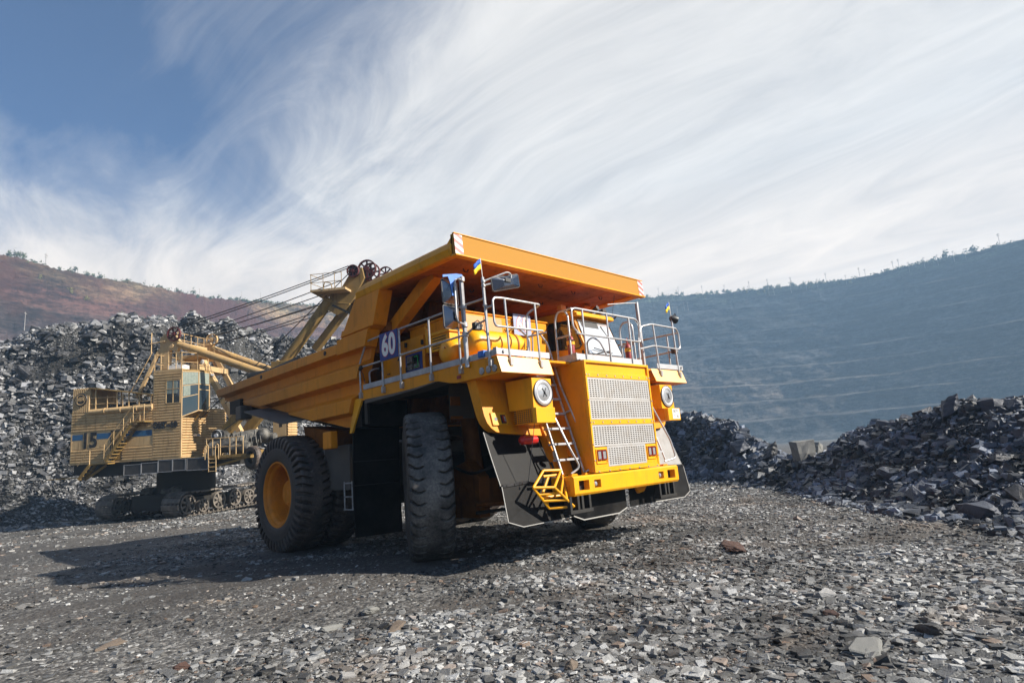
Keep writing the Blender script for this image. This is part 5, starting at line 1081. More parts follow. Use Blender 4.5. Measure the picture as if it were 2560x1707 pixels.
def heap(az, r, left):
    el, rb, rt, P = (EL_L, RB_L, RT_L, PL) if left else (EL_R, RB_R, RT_R, PR)
    b, t = rb(az), rt(az); H = cz0+t*np.tan(el(az)*D2); u = (r-b)/(t-b)
    x = cx0+np.sin(az*D2)*r; y = cy0+np.cos(az*D2)*r
    k = np.clip(u+.1, 0, 1)
    if left:
        u = u+.20*fb(x*.10, y*.10, 4)*np.clip(u*2, 0, 1)*np.clip((1.15-u)*3, 0, 1)
        z = np.interp(u, P[:, 0], P[:, 1])*H+k*(2.2*np.clip(1.25-u, .12, 1)*(.5-np.abs(fb(az*.55, r*.05+3, 4))*2.4)+.9*(.5-np.abs(fb(x*.30, y*.30, 4))*2)+.35*fb(x*1.3, y*1.3, 3))*np.clip(1.15-u*.45, .4, 1)
    else:
        u = u+.10*fb(x*.25, y*.25, 3)*np.clip(u*2, 0, 1)*np.clip((1.1-u)*3, 0, 1)
        z = np.interp(u, P[:, 0], P[:, 1])*H+k*(.22*fb(x*.5, y*.5, 5)+.12*fb(x*2.2, y*2.2, 3))
    return z-.03
def heap_obj(name, a0, a1, da, u0, u1, nu, left, mat, label):
    az = np.arange(a0, a1+1e-6, da); u = np.linspace(u0, u1, nu); AZ, U = np.meshgrid(az, u); rb, rt = (RB_L, RT_L) if left else (RB_R, RT_R)
    Rr = rb(AZ)+(rt(AZ)-rb(AZ))*U; Z = heap(AZ, Rr, left); P = np.stack([cx0+np.sin(AZ*D2)*Rr, cy0+np.cos(AZ*D2)*Rr, Z], -1)
    o = grid_obj(name, P, mat, smooth=False); tag(o, label, kind='structure'); return o
M['heap_l'] = rock_mat('heap_fines_light', (.012, .012, .012), (.10, .095, .085), .8, 2.5, isl=False, bump=1.)
M['heap_r'] = rock_mat('heap_fines_dark', (.016, .017, .022), (.105, .10, .105), .8, 4., isl=False, bump=.8)
heap_obj('rock_bank', -50, 56, .22, -.12, 2.6, 170, True, M['heap_l'], 'tall bank of blasted rock rising behind the rope shovel')
heap_obj('rubble_bank', 46, 122, .22, -.12, 2.2, 120, False, M['heap_r'], 'low bank of dark rubble along the right edge of the yard')
# ------------------------------------------------------------------ stones
def hull(n, seed, flat=(1, 1, 1), cuts=0):
    rg = random.Random(seed); bm = bmesh.new()
    if cuts:
        for a in (-1, 1):
            for b_ in (-1, 1):
                for c in (-1, 1): bm.verts.new((a*rg.uniform(.68, 1)*flat[0], b_*rg.uniform(.68, 1)*flat[1], c*rg.uniform(.68, 1)*flat[2]))
    for _ in range(0 if cuts else n):
        v = Vector((rg.uniform(-1, 1), rg.uniform(-1, 1), rg.uniform(-1, 1))); L = max(abs(v.x), abs(v.y), abs(v.z)); v = v/L*rg.uniform(.75, 1)
        if rg.random() < .5: v = v*.86
        bm.verts.new((v.x*flat[0], v.y*flat[1], v.z*flat[2]))
    r = bmesh.ops.convex_hull(bm, input=bm.verts); bmesh.ops.delete(bm, geom=list({g for g in r['geom_interior'] if isinstance(g, bmesh.types.BMVert)}), context='VERTS')
    bmesh.ops.triangulate(bm, faces=bm.faces); bm.verts.ensure_lookup_table(); bm.verts.index_update()
    V = np.array([v.co[:] for v in bm.verts]); F = np.array([[v.index for v in f.verts] for f in bm.faces]); bm.free(); return V, F
PROT = [hull(12, 100+k) for k in range(6)]+[hull(0, 200+k, cuts=1) for k in range(8)]
def quats(n, tilt):
    """rotation matrices: random yaw, tilt limited"""
    a = RNG.uniform(0, 2*PI, n); t = RNG.normal(0, tilt, n); p = RNG.uniform(0, 2*PI, n); ca, sa = np.cos(a), np.sin(a)
    Rz = np.zeros((n, 3, 3)); Rz[:, 0, 0] = ca; Rz[:, 0, 1] = -sa; Rz[:, 1, 0] = sa; Rz[:, 1, 1] = ca; Rz[:, 2, 2] = 1
    kx, ky = np.cos(p), np.sin(p); c, s = np.cos(t), np.sin(t); C = 1-c; Rt = np.zeros((n, 3, 3))
    Rt[:, 0, 0] = c+kx*kx*C; Rt[:, 0, 1] = kx*ky*C; Rt[:, 0, 2] = ky*s; Rt[:, 1, 0] = kx*ky*C; Rt[:, 1, 1] = c+ky*ky*C; Rt[:, 1, 2] = -kx*s; Rt[:, 2, 0] = -ky*s; Rt[:, 2, 1] = kx*s; Rt[:, 2, 2] = c
    return Rt@Rz
def stones(name, pos, size, mat, flat=(.35, .75), elong=(.6, 1.), tilt=.35, label=None, sink=.3):
    n = len(pos); S3 = np.stack([size, size*RNG.uniform(*elong, n), size*RNG.uniform(*flat, n)], 1)/2; Q = quats(n, tilt); pid = RNG.integers(0, len(PROT), n); Vs = []; Fs = []; o = 0
    for k, (V, F) in enumerate(PROT):
        i = np.where(pid == k)[0]
        if not len(i): continue
        P = V[None]*S3[i][:, None]*RNG.uniform(.85, 1.15, (len(i), len(V), 3)); P = np.einsum('nij,nvj->nvi', Q[i], P)+pos[i][:, None]; P[:, :, 2] += (S3[i][:, 2]*(1-2*sink))[:, None]
        Vs.append(P.reshape(-1, 3)); Fs.append((F[None]+(np.arange(len(i))*len(V))[:, None, None]).reshape(-1, 3)+o); o += P.shape[0]*P.shape[1]
    ob = np_mesh(name, np.concatenate(Vs), np.concatenate(Fs), mat); tag(ob, label, kind='stuff'); return ob
def powsize(n, a, b, e): u = RNG.random(n); return (a**(1-e)+u*(b**(1-e)-a**(1-e)))**(1/(1-e))
def heap_pts(n, a0, a1, u0, u1, left, p=None):
    az = RNG.uniform(a0, a1, n); u = RNG.uniform(u0, u1, n); rb, rt = (RB_L, RT_L) if left else (RB_R, RT_R); r = rb(az)+(rt(az)-rb(az))*u
    return np.stack([cx0+np.sin(az*D2)*r, cy0+np.cos(az*D2)*r, heap(az, r, left)], 1), az, u
P, az, u = heap_pts(95000, -8, 46, -.05, 1.12, True); mk = fb(P[:, 0]*.16+P[:, 2]*.1, P[:, 1]*.16+P[:, 2]*.12, 3)
fine = ((mk > .12) & (u > .5)) | ((u > .80) & (mk > -.15)) | ((az > 17.5) & (u > .35) & (mk > -.12)) | ((u > .42) & (mk > .38)); big = RNG.random(len(P)) < np.where(fine, .10, 1.); P = P[big]; az = az[big]; u = u[big]
sz = powsize(len(P), .15, .90, 2.2)*np.interp(u, [.12, .45], [.42, 1.]); P2, _a, _u = heap_pts(60000, 2, 36, .15, 1.1, True); P = np.concatenate([P, P2]); sz = np.concatenate([sz, powsize(len(P2), .07, .22, 2.)]); stones('rubble', P, sz, M['rock_left'], label='broken rock covering the tall bank behind the shovel', flat=(.22, .6), tilt=.5, sink=.25)
P, az, u = heap_pts(12000, -12, 50, -.28, .0, True); P[:, 2] = ground_z(P[:, 0], P[:, 1]); stones('rubble', P, powsize(len(P), .12, .6, 2.8), M['rock_left'], label='loose stones at the foot of the tall rock bank', tilt=.4)
P, az, u = heap_pts(62000, 52, 110, -.02, 1.15, False)
kk = RNG.random(len(P)) < np.where(fb(P[:, 0]*.4, P[:, 1]*.4, 3) > .18, .45, 1.); P = P[kk]; az = az[kk]; u = u[kk]
stones('rubble', P, powsize(len(P), .04, .36, 2.3)*np.clip(RB_R(az)/17, .8, 2), M['rock_right'], label='broken dark rock covering the low bank on the right', tilt=.55, sink=.25)
P, az, u = heap_pts(7000, 52, 112, -.30, .02, False); P[:, 2] = ground_z(P[:, 0], P[:, 1]); stones('rubble', P, powsize(len(P), .05, .34, 2.6), M['rock_right'], label='loose stones along the foot of the low right bank', tilt=.35)
# yard gravel
def yard(n, r0, r1, s0, s1, e, name, label, mat, a0=-8, a1=98, thin=None):
    az = RNG.uniform(a0, a1, n); r = np.sqrt(RNG.uniform(r0*r0, r1*r1, n)); x = cx0+np.sin(az*D2)*r; y = cy0+np.cos(az*D2)*r
    dens = fb(x*.22+3, y*.22, 4)-.45*rut(x, y)+.85*np.clip((az-26)/50, -.5, .6)+.5*np.clip((9.5-r)/5, 0, 1)*np.clip((az-14)/20, 0, 1)
    lim = np.where(az > 52, RB_R(az)-.5, RB_L(az)-.5); keep = (r < lim) & (RNG.random(n) < np.clip(.60+.35*np.clip((r-22)/12, 0, 1)+dens*2.3, .10, 1))
    for wx, wy, w2 in ((-2.63, 0, .95), (2.63, 0, .95), (-2.6, 5.35, 1.3), (2.6, 5.35, 1.3)): keep &= ~((np.abs(x-wx) < w2) & (np.abs(y-wy) < .9))
    x, y, r = x[keep], y[keep], r[keep]; P = np.stack([x, y, ground_z(x, y)], 1); stones(name, P, powsize(len(P), s0, s1, e), mat, label=label, flat=(.14, .45), tilt=.25, sink=.28)
yard(150000, 4.2, 12, .018, .15, 2.35, 'gravel', 'crushed stone strewn over the near foreground', M['gravel'])
yard(130000, 12, 26, .025, .17, 2.7, 'gravel', 'crushed stone strewn over the yard around the truck', M['gravel'])
yard(100000, 26, 56, .055, .26, 2.4, 'gravel', 'crushed stone strewn over the far yard in front of the shovel', M['gravel'])
# ------------------------------------------------------------------ boulders as things
def px_ray(u, v):
    f = Vector((math.sin(YAW)*math.cos(PITCH), math.cos(YAW)*math.cos(PITCH), math.sin(PITCH))); r = Vector((math.cos(YAW), -math.sin(YAW), 0)); w = r.cross(f)
    r2 = r*math.cos(ROLL)+w*math.sin(ROLL); u2 = r2.cross(f); return (f+r2*((u-1280)/1539.85)-u2*((v-853.5)/1539.85)).normalized()
def on_surface(u, v, left=None):
    """where the line of sight meets the yard floor or a bank (so that each boulder really rests there)"""
    d = px_ray(u, v)
    for k in range(40, 1100):
        t = k*.1; p = Vector(CAM)+d*t; az = math.atan2(p.x-cx0, p.y-cy0)/D2; r = math.hypot(p.x-cx0, p.y-cy0)
        z = float(heap(np.array(az), np.array(r), left)) if (left is not None and r > (RB_L if left else RB_R)(az)-1) else float(ground_z(np.array(p.x), np.array(p.y)))
        if p.z <= z: return Vector((p.x, p.y, z))
    # above the crest: rest on the crest line
    az = math.atan2(d.x, d.y)/D2; r = float((RT_L if left else RT_R)(az)); x, y = pol(az, r); return Vector((x, y, float(heap(np.array(az), np.array(r), left))))
BOULD = []
for k in range(12):
    V, F = hull(22, 300+k, cuts=int(k > 8)); me = bpy.data.meshes.new('boulder'); me.from_pydata([tuple(v) for v in V], [], [tuple(f) for f in F])
    bm = bmesh.new(); bm.from_mesh(me); bmesh.ops.dissolve_limit(bm, angle_limit=R(9), verts=bm.verts, edges=bm.edges)
    bmesh.ops.bevel(bm, geom=list(bm.edges), offset=.035, segments=1, affect='EDGES', clamp_overlap=True); bmesh.ops.triangulate(bm, faces=bm.faces)
    bmesh.ops.subdivide_edges(bm, edges=bm.edges, cuts=4, use_grid_fill=True)
    for v in bm.verts: v.co += v.normal*(.06*fbm(v.co.x*1.8+k, v.co.y*1.8, v.co.z*3, 4)+.022*math.sin(v.co.z*16+v.co.x*3+2*fbm(v.co.x, v.co.y, k)))
    bm.to_mesh(me); bm.free(); BOULD.append(me)
def boulder(loc, dims, rot, mat, label, group=None, me=None, sink=.25):
    m0 = me or random.choice(BOULD); key = (m0.name, mat)
    if key not in BC: c = m0.copy(); c.materials.clear(); c.materials.append(M[mat]); BC[key] = c
    o = bpy.data.objects.new('boulder', BC[key]); COL.objects.link(o); o.scale = (dims[0]/2, dims[1]/2, dims[2]/2); o.rotation_euler = rot; o.location = (loc[0], loc[1], loc[2]+dims[2]/2*(1-2*sink))
    tag(o, label, 'boulder', group); return o
BC = {}
F_ = lambda x, y: (x/.91875, y/.91875)
Z8 = lambda x, y: (1600+x/2.1188, 560+y/2.1188)
UN = [(Z8(1650, 1020), False, (.95, .8, 1.35), (.1, .15, .5), 'boulder_r', 'tall dark boulder standing highest on the crest of the right bank', 1),
      (Z8(1760, 985), False, (.95, .7, .55), (0, .12, .2), 'boulder_l', 'grey slab with a sunlit flat top just right of the tall crest boulder', 2),
      (Z8(1865, 985), False, (.95, .8, .62), (.1, 0, 1.1), 'boulder_r', 'dark squarish boulder on the right bank crest, second to the right of the tall one', 10),
      (Z8(1980, 985), False, (1.1, .8, .65), (0, -.1, .4), 'boulder_r', 'dark boulder on the right bank crest at the very edge of the photo', 4),
      (Z8(1300, 1090), False, (1.5, .8, .7), (0, -.22, .9), 'boulder_r', 'long dark curved boulder on top of the left shoulder of the right bank', 5),
      (Z8(1395, 1062), False, (.5, .45, .42), (0, 0, .3), 'rock_pale', 'small pale block at the right end of the long dark curved boulder', 6),
      (Z8(1545, 1150), False, (.95, .7, .52), (.1, -.2, .8), 'boulder_l', 'light grey flat topped boulder in the middle of the right bank face', 7),
      (Z8(1210, 1210), False, (.85, .6, .55), (.2, -.25, .5), 'boulder_r', 'ridged dark boulder on the left slope of the right bank', 8),
      (Z8(875, 1252), False, (.95, .85, 1.05), (.0, .05, .75), 'rock_pale', 'pale upright square block in the gap between the two banks', 9),
      (Z8(700, 1250), False, (1.0, .7, 1.0), (.1, .35, .4), 'boulder_l', 'grey pointed block left of the pale square block', 1),
      (Z8(540, 1220), False, (1.35, .9, .9), (.1, .1, .9), 'boulder_r', 'dark blocky boulder at the foot of the far bank right of the truck', 3),
      (Z8(900, 1175), False, (1.2, .9, .7), (0, .2, .2), 'rock_pale', 'pale leaning block just behind the upright square block', 11),
      (Z8(1960, 1540), False, (.95, .75, .62), (.1, .1, .5), 'boulder_r', 'large dark boulder at the foot of the right bank by the photo edge', 2),
      (Z8(1810, 1560), None, (.85, .6, .42), (.1, -.2, 1.0), 'boulder_r', 'dark wedge boulder on the ground at the foot of the right bank', 7),
      (Z8(1700, 1440), False, (.62, .5, .46), (.1, -.2, .1), 'boulder_r', 'mid sized dark boulder low on the right bank face', 4),
      (Z8(670, 1350), None, (.9, .6, .5), (.1, 0, .1), 'boulder_l', 'grey boulder lying at the near edge of the stones right of the truck', 6),
      (Z8(795, 1365), None, (.8, .6, .45), (.1, 0, .7), 'boulder_r', 'dark flat boulder beside the grey one at the edge of the stones', 8),
      ((1832, 1368), None, (1.4, .42, .09), (0, .02, .6), 'rock_rust', 'flat rust stained rock half buried in the yard to the right of the truck', 0),
      ((2078, 1540), None, (.34, .16, .07), (0, 0, .5), 'rock_rust', 'small orange rusty stone in the right foreground', 1),
      ((1430, 1675), None, (.14, .10, .11), (.2, .3, .4), 'rock_tan', 'tan sandy stone at the bottom of the foreground', 2),
      ((1395, 1700), None, (.12, .10, .06), (.1, -.1, 1.4), 'rock_tan', 'brown flat stone just below the tan sandy stone', 5),
      ((1950, 1555), None, (.16, .10, .07), (.2, .3, 1.4), 'rock_tan', 'pinkish stone left of the orange rusty stone', 3),
      ((2060, 1500), None, (.26, .18, .14), (.1, .3, 2.4), 'rock_white', 'bright white stone in the right foreground', 4),
      ((2165, 1630), None, (.48, .26, .09), (.1, -.12, .2), 'rock_pale', 'large pale striped slab in the right foreground', 6),
      ((2330, 1590), None, (.30, .18, .13), (.1, .1, .9), 'boulder_l', 'large grey boulder at the right of the foreground, beyond the striped slab', 7),
      ((930, 1530), None, (.42, .18, .11), (0, .1, .7), 'rock_pale', 'pale angular stone in the middle of the foreground', 8),
      ((270, 1620), None, (.42, .16, .06), (0, -.1, .5), 'rock_tan', 'long thin brownish slab in the left foreground', 0),
      ((830, 1575), None, (.38, .14, .07), (0, .1, .3), 'rock_pale', 'flat pale slab in the centre left foreground', 2),
      ((990, 1575), None, (.45, .16, .07), (0, -.12, .6), 'rock_tan', 'long tilted brown slab in the centre foreground', 3),
      ((455, 1675), None, (.20, .12, .10), (.2, .2, .3), 'rock_rust', 'dark red brown stone near the bottom left of the photo', 4)]
for (uv, side, dims, rot, mat, label, mi) in UN:
    if side is False and uv[0] > 2040: dims = tuple(d*.58 for d in dims)
    p = on_surface(*uv, left=side) if side is not None else on_surface(*uv)
    boulder(p, dims, rot, mat, label, me=BOULD[mi], sink=.22)
def scatter(n, a0, a1, u0, u1, left, s0, s1, mat, label, group):
    P, az, u = heap_pts(n, a0, a1, u0, u1, left); sz = powsize(n, s0, s1, 2.2)
    for p, s in zip(P, sz): boulder(p, (s, s*random.uniform(.55, .95), s*random.uniform(.3, .62)), (random.gauss(0, .35), random.gauss(0, .35), random.uniform(0, 6.3)), random.choice(mat), label, group)
scatter(110, 2, 19, .36, .80, True, .7, 1.5, ('boulder_l',), 'angular grey boulder among the broken rock of the tall bank behind the shovel', 'boulders in the tall rock bank behind the shovel')
scatter(100, 59, 88, .05, 1.0, False, .32, .62, ('boulder_r', 'boulder_r', 'boulder_l'), 'angular dark boulder among the rubble of the low bank right of the truck', 'boulders in the low bank on the right')
# ------------------------------------------------------------------ far pit walls
def wall_mat(name, stops, red=None, bench=.5):
    m = NT(name); at = m.n('ShaderNodeAttribute'); at.attribute_name = 'h'; v = m.coord('Object'); vz = m.coord('Object', scale=(.014, .014, .12))
    n1 = m.noise(v, .012, 7, .65); n2 = m.noise(vz, 1.4, 7, .7); n3 = m.noise(v, .14, 6, .75); n4 = m.noise(m.coord('Object', scale=(.5, .5, 1.6)), .35, 8, .85)
    h = m.math('ADD', at.outputs['Fac'], m.math('MULTIPLY', m.math('SUBTRACT', n1, .5), .22)); c = m.ramp(h, stops)
    k = m.math('ADD', m.math('MULTIPLY', n2, .45), m.math('MULTIPLY', n3, .25)); k = m.math('ADD', k, m.math('MULTIPLY', n4, .45)); c = m.mix(1., c, m.ramp(k, [(.49, .2), (.575, .85), (.66, 2.4)]), 'MULTIPLY')
    if red: c = m.mix(m.ramp(m.noise(v, .010, 5, .6), [(.46, 0), (.60, 1)]), c, m.mix(1., red, m.ramp(k, [(.3, .4), (.8, 1.6)]), 'MULTIPLY'))
    ab = m.n('ShaderNodeAttribute'); ab.attribute_name = 'berm'; c = m.mix(m.math('MULTIPLY', ab.outputs['Fac'], bench), c, (.30, .27, .25))
    m.set(Base_Color=c, Roughness=.9, Specular_IOR_Level=.1); m.bump(m.math('ADD', m.math('ADD', n3, n2), n4), .8, 3.5); return m.mat
ELF_L = tab((-70, 20), (-20, 19.5), (0, 18.2), (4.1, 17.15), (5.7, 16.8), (8.1, 16.35), (11, 16.1), (13.4, 15.9), (15.7, 15.55), (19, 15.2), (22.5, 15.05), (27, 14.8), (35, 14.3), (50, 13.7))
ELF_R = tab((40, 14.3), (57.85, 13.75), (62.5, 13.35), (66.2, 13.0), (69.8, 12.7), (73.2, 12.5), (76.4, 12.4), (79.4, 12.45), (82.2, 12.45), (86.2, 12.6), (100, 14), (140, 17))
RTF_L = tab((-70, 330), (0, 400), (10, 430), (30, 520), (50, 600)); RTF_R = tab((40, 760), (60, 740), (75, 700), (90, 640), (140, 520))
def far_wall(name, a0, a1, da, rows, left, mat, label):
    az = np.arange(a0, a1+1e-6, da); t = np.linspace(0, 1, rows); AZ, Tt = np.meshgrid(az, t); el, rt = (ELF_L, RTF_L) if left else (ELF_R, RTF_R)
    rT = rt(AZ); H = cz0+rT*np.tan(el(AZ)*D2); RIM = (1.6*fb(AZ*1.3, AZ*0+3, 4)+1.1*fb(AZ*5, AZ*0, 3))*Tt**8; W = H*(1.15 if left else 1.30)
    X = AZ*rT*D2; N = 4.0 if left else 11.0
    w = (.16 if left else .34)*fb(X*.005, Tt*3, 5)+(AZ*.010 if not left else -AZ*.012); ph = Tt*N+w; k = np.floor(ph); f = ph-k
    face = .66 if left else .64; step = np.where(f < face, f/face*.34, .34+(f-face)/(1-face)*.66); zst = np.where(f < face, f/face*.93, .93+(f-face)/(1-face)*.07); zp = np.clip(.85*(k+zst-w)/N+.15*Tt, 0, 1); zp = np.where(Tt > .985, Tt, zp); zp = np.where(Tt < .02, Tt, zp)   # steep face then berm
    prog = (k+step-w)/N; prog = np.clip(.80*prog+.20*Tt, -.02, 1.05)
    hz_ = Tt*(130 if left else 180.); rough = fb(X*.03, hz_*.06, 5)*5.+fb(X*.12, hz_*.25+5, 3)*1.8
    gul = np.abs(fb(X*.09, hz_*.03, 4))*(6 if left else 1.5)*np.sin(np.pi*np.clip(f/face, 0, 1))
    r = rT-W*(1-prog)-rough*np.sin(np.pi*np.clip(Tt, .02, .99))**.5+gul*.8
    Z = H*zp+RIM+np.where((Tt < 1), fb(X*.05, hz_*.12, 4)*.9, 0)
    back_r = rT[-1]; P = np.stack([cx0+np.sin(AZ*D2)*r, cy0+np.cos(AZ*D2)*r, Z], -1); Hh = Tt.copy()
    b = []; # plateau behind the rim
    for dr, dz in ((25, 1.0), (70, -1.5), (200, -4)):
        rr_ = back_r+dr; b.append(np.stack([cx0+np.sin(az*D2)*rr_, cy0+np.cos(az*D2)*rr_, H[-1]+dz], -1))
    P = np.concatenate([P, np.array(b)]); Hh = np.concatenate([Hh, np.ones((3, len(az)))])
    o = grid_obj(name, P, mat, Hh, smooth=False); tag(o, label, kind='structure')
    bm_ = np.concatenate([np.clip(1-np.abs(f-face-.06)/.06, 0, 1)*(fb(X*.012, hz_*.05+9, 5)*2.6+.55).clip(0, 1), np.zeros((3, len(az)))]); at = o.data.attributes.new('berm', 'FLOAT', 'POINT'); at.data.foreach_set('value', bm_.astype(np.float32).ravel())
    return lambda a, tt: P[int(round(np.clip(tt, 0, 1)*(rows-1))), int(round((a-a0)/da))]
M['wall_l'] = wall_mat('red_pit_wall', [(0, (.045, .037, .035)), (.45, (.055, .045, .046)), (.66, (.06, .040, .034)), (.84, (.085, .040, .030)), (.90, (.17, .12, .07)), (.97, (.10, .09, .045)), (1, (.055, .06, .028))], red=(.085, .033, .024))
M['wall_r'] = wall_mat('grey_pit_wall', [(0, (.05, .05, .05)), (.25, (.095, .08, .068)), (.5, (.046, .048, .052)), (.9, (.030, .034, .038)), (.965, (.045, .058, .035)), (1, (.04, .05, .03))])
WL = far_wall('quarry_hillside', -70, 50, .09, 170, True, M['wall_l'], 'reddish pit wall on the left')
WR = far_wall('quarry_hillside', 40, 140, .08, 260, False, M['wall_r'], 'terraced grey pit wall on the right')
# ------------------------------------------------------------------ rim trees, poles
def leaf_mat(name, a, b):
    m = NT(name); g = m.n('ShaderNodeNewGeometry'); m.set(Base_Color=m.mix(g.outputs['Random Per Island'], a, b), Roughness=.7, Specular_IOR_Level=.2); return m.mat
M['leaf'] = leaf_mat('green_leaves', (.03, .05, .018), (.09, .12, .04)); M['leaf_y'] = leaf_mat('yellow_leaves', (.12, .12, .03), (.30, .27, .08)); M['bark'] = simple('bark', (.07, .05, .035), .9)
def crown(n, seed, h, w, mat):
    rg = np.random.default_rng(seed); c = rg.normal(0, 1, (9, 3))*[w*.22, w*.22, h*.22]+[0, 0, h*.52]; V = []; F = []
    for i in range(n):
        p = c[rg.integers(9)]+rg.normal(0, 1, 3)*[w*.13, w*.13, h*.11]; a = rg.normal(0, 1, 3)*.085*w; b_ = rg.normal(0, 1, 3)*.085*w; V += [p, p+a, p+a+b_, p+b_]; F.append([4*i, 4*i+1, 4*i+2, 4*i+3])
    return np.array(V), np.array(F)
def tree_proto(seed, h, w, mat, name='tree'):
    t = empty(name); b = MB(); b.tube([(0, 0, -.4), (.1, 0, h*.3), (0, .1, h*.62)], h*.035, 5, r1=h*.012); b.tube([(.05, 0, h*.3), (w*.22, 0, h*.55)], h*.015, 4); b.tube([(.05, 0, h*.35), (-w*.2, .1, h*.58)], h*.015, 4); b.build('trunk', M['bark'], t)
    V, F = crown(150, seed, h, w, mat); np_mesh('crown', V, F, M[mat], parent=t); return t
TR = [tree_proto(1, 5.5, 4.2, 'leaf'), tree_proto(2, 4.2, 4.6, 'leaf'), tree_proto(3, 7.0, 4.0, 'leaf'), tree_proto(4, 4.5, 3.6, 'leaf_y'), tree_proto(5, 2.6, 3.8, 'leaf', 'shrub')]
used = set()
def put_tree(k, p, s, label, group, cat='tree'):
    o = TR[k] if k not in used else copy_tree(TR[k]); used.add(k)
    o.location = (p[0], p[1], p[2]-.1); o.scale = (s, s, s); o.rotation_euler = (0, 0, random.uniform(0, 6)); tag(o, label, 'shrub' if k == 4 else cat, group+(' shrubs' if k == 4 else ''))
LT = {0: 'round green tree', 1: 'spreading green tree', 2: 'tall slender green tree', 3: 'yellowing tree', 4: 'low green shrub'}
for i in range(75):
    a = random.choice((random.uniform(4.5, 12), random.uniform(4.5, 20), random.uniform(12, 30))); t = 1. if random.random() < .6 else random.uniform(.93, .99); k = random.choice((0, 1, 1, 4, 4, 4, 2)) if t > .9 else 3
    put_tree(k, WL(a, t), random.uniform(.35, .8) if a < 22 else random.uniform(.35, .6), LT[k]+' on the rim of the reddish pit wall on the left', 'rim trees on the left wall')
for a, t in ((8.6, .86), (9.6, .84), (6.6, .88), (13.1, .62), (12, .8)): put_tree(3, WL(a, t), random.uniform(.5, .8), 'small yellow tree on a ledge of the reddish left pit wall', 'yellow trees on left ledges')
for i in range(70):
    a = random.choice((random.uniform(58, 72), random.uniform(66, 73), random.uniform(63, 69), random.uniform(58, 86))); t = 1. if random.random() < .55 else random.uniform(.95, .99); k = random.choice((0, 1, 2, 3, 4)) if a < 76 else 4
    put_tree(k, WR(a, t), random.uniform(.5, 1.05), LT[k]+' on the rim of the terraced grey pit wall on the right', 'rim trees on the right wall')
for a in (81.4, 83.2): put_tree(1, WR(a, 1.), 1.5, 'lone dark tree near the right end of the far rim', 'lone rim trees')
def pole(h, kind):
    o = empty('power_pole'); b = MB(); b.tube([(0, 0, -1), (0, 0, h)], h*.020, 6, r1=h*.012); b.build('mast', M['concrete'], o); b = MB(); b.box(-h*.13, h*.13, -.12, .12, h*.90, h*.925)
    if kind: b.box(-h*.10, h*.10, -.12, .12, h*.78, h*.80)
    b.build('crossarm', M['concrete'], o); return o
PPROT = [pole(11, 1), pole(8.5, 0)]; pu = set()
def put_pole(k, p, s, label, group):
    o = PPROT[k] if k not in pu else copy_tree(PPROT[k]); pu.add(k); o.location = tuple(p); o.scale = (s, s, s); o.rotation_euler = (0, 0, R(60)); tag(o, label, 'power pole', group)
put_pole(0, WL(6.9, 1.), 1.1, 'tallest power pole on the left rim, with two crossarms, near the photo edge', 'power poles')
for a in (10.3, 13.5, 17.6, 20.9, 22.4, 25.9): put_pole(1, WL(a, 1.), .85, 'thin wooden power pole on the rim of the reddish left pit wall', 'power poles on the left rim')
for a, t in ((5.9, .60), (7.2, .575), (8.4, .555), (8.9, .55)): put_pole(1, WL(a, t), .95, 'pale concrete pole on a lower bench of the left pit wall', 'poles on the left bench')
for a in (59.2, 61, 63.0, 65, 67, 68.6, 70.4, 73.1, 75.6, 78.0, 78.4, 84.9): put_pole(0, WR(a, 1.), 1.0, 'power pole standing on the skyline of the right pit wall', 'power poles on the right rim')
for a, t in ((61.3, .86), (61.6, .86), (68.6, .93), (69.0, .93), (70.3, .94), (71.5, .95), (72.4, .955), (74.6, .955), (76.0, .965), (79.0, .95), (80.1, .955), (81.0, .955), (82.0, .955), (82.7, .955), (60.2, .80), (60.6, .80)): put_pole(1, WR(a, t), 1.2, 'pale pole on an upper bench of the right pit wall', 'poles on the right benches')
def scrub(name, W_, a0, a1, n, t0, h, label, w=.5):
    V = []; rg = np.random.default_rng(5); F = []; i = 0
    while i < n:
        a = rg.uniform(a0, a1); t = 1-abs(rg.normal(0, t0))
        if t < .8 or fb(np.array(a*1.7), np.array(t*30), 3) < rg.uniform(-.25, .35): i += .3; continue
        p = W_(a, t); q = rg.normal(0, 1, 3)*[1.2, 1.2, .3]*h
        for _ in range(5):
            c = p+q+rg.normal(0, 1, 3)*[.6, .6, .45]*h+[0, 0, .4*h]; d = rg.normal(0, 1, 3)*w*h; e = rg.normal(0, 1, 3)*w*h; k = len(V); V += [c, c+d, c+d+e, c+e]; F.append([k, k+1, k+2, k+3])
        i += 1
    o = np_mesh(name, np.array(V), np.array(F), M['leaf']); tag(o, label, kind='stuff')
scrub('scrub', WL, 3, 31, 1500, .022, .8, 'ragged scrub and grass along the left rim'); scrub('scrub', WR, 56, 88, 900, .014, 1.3, 'ragged scrub along the right rim')
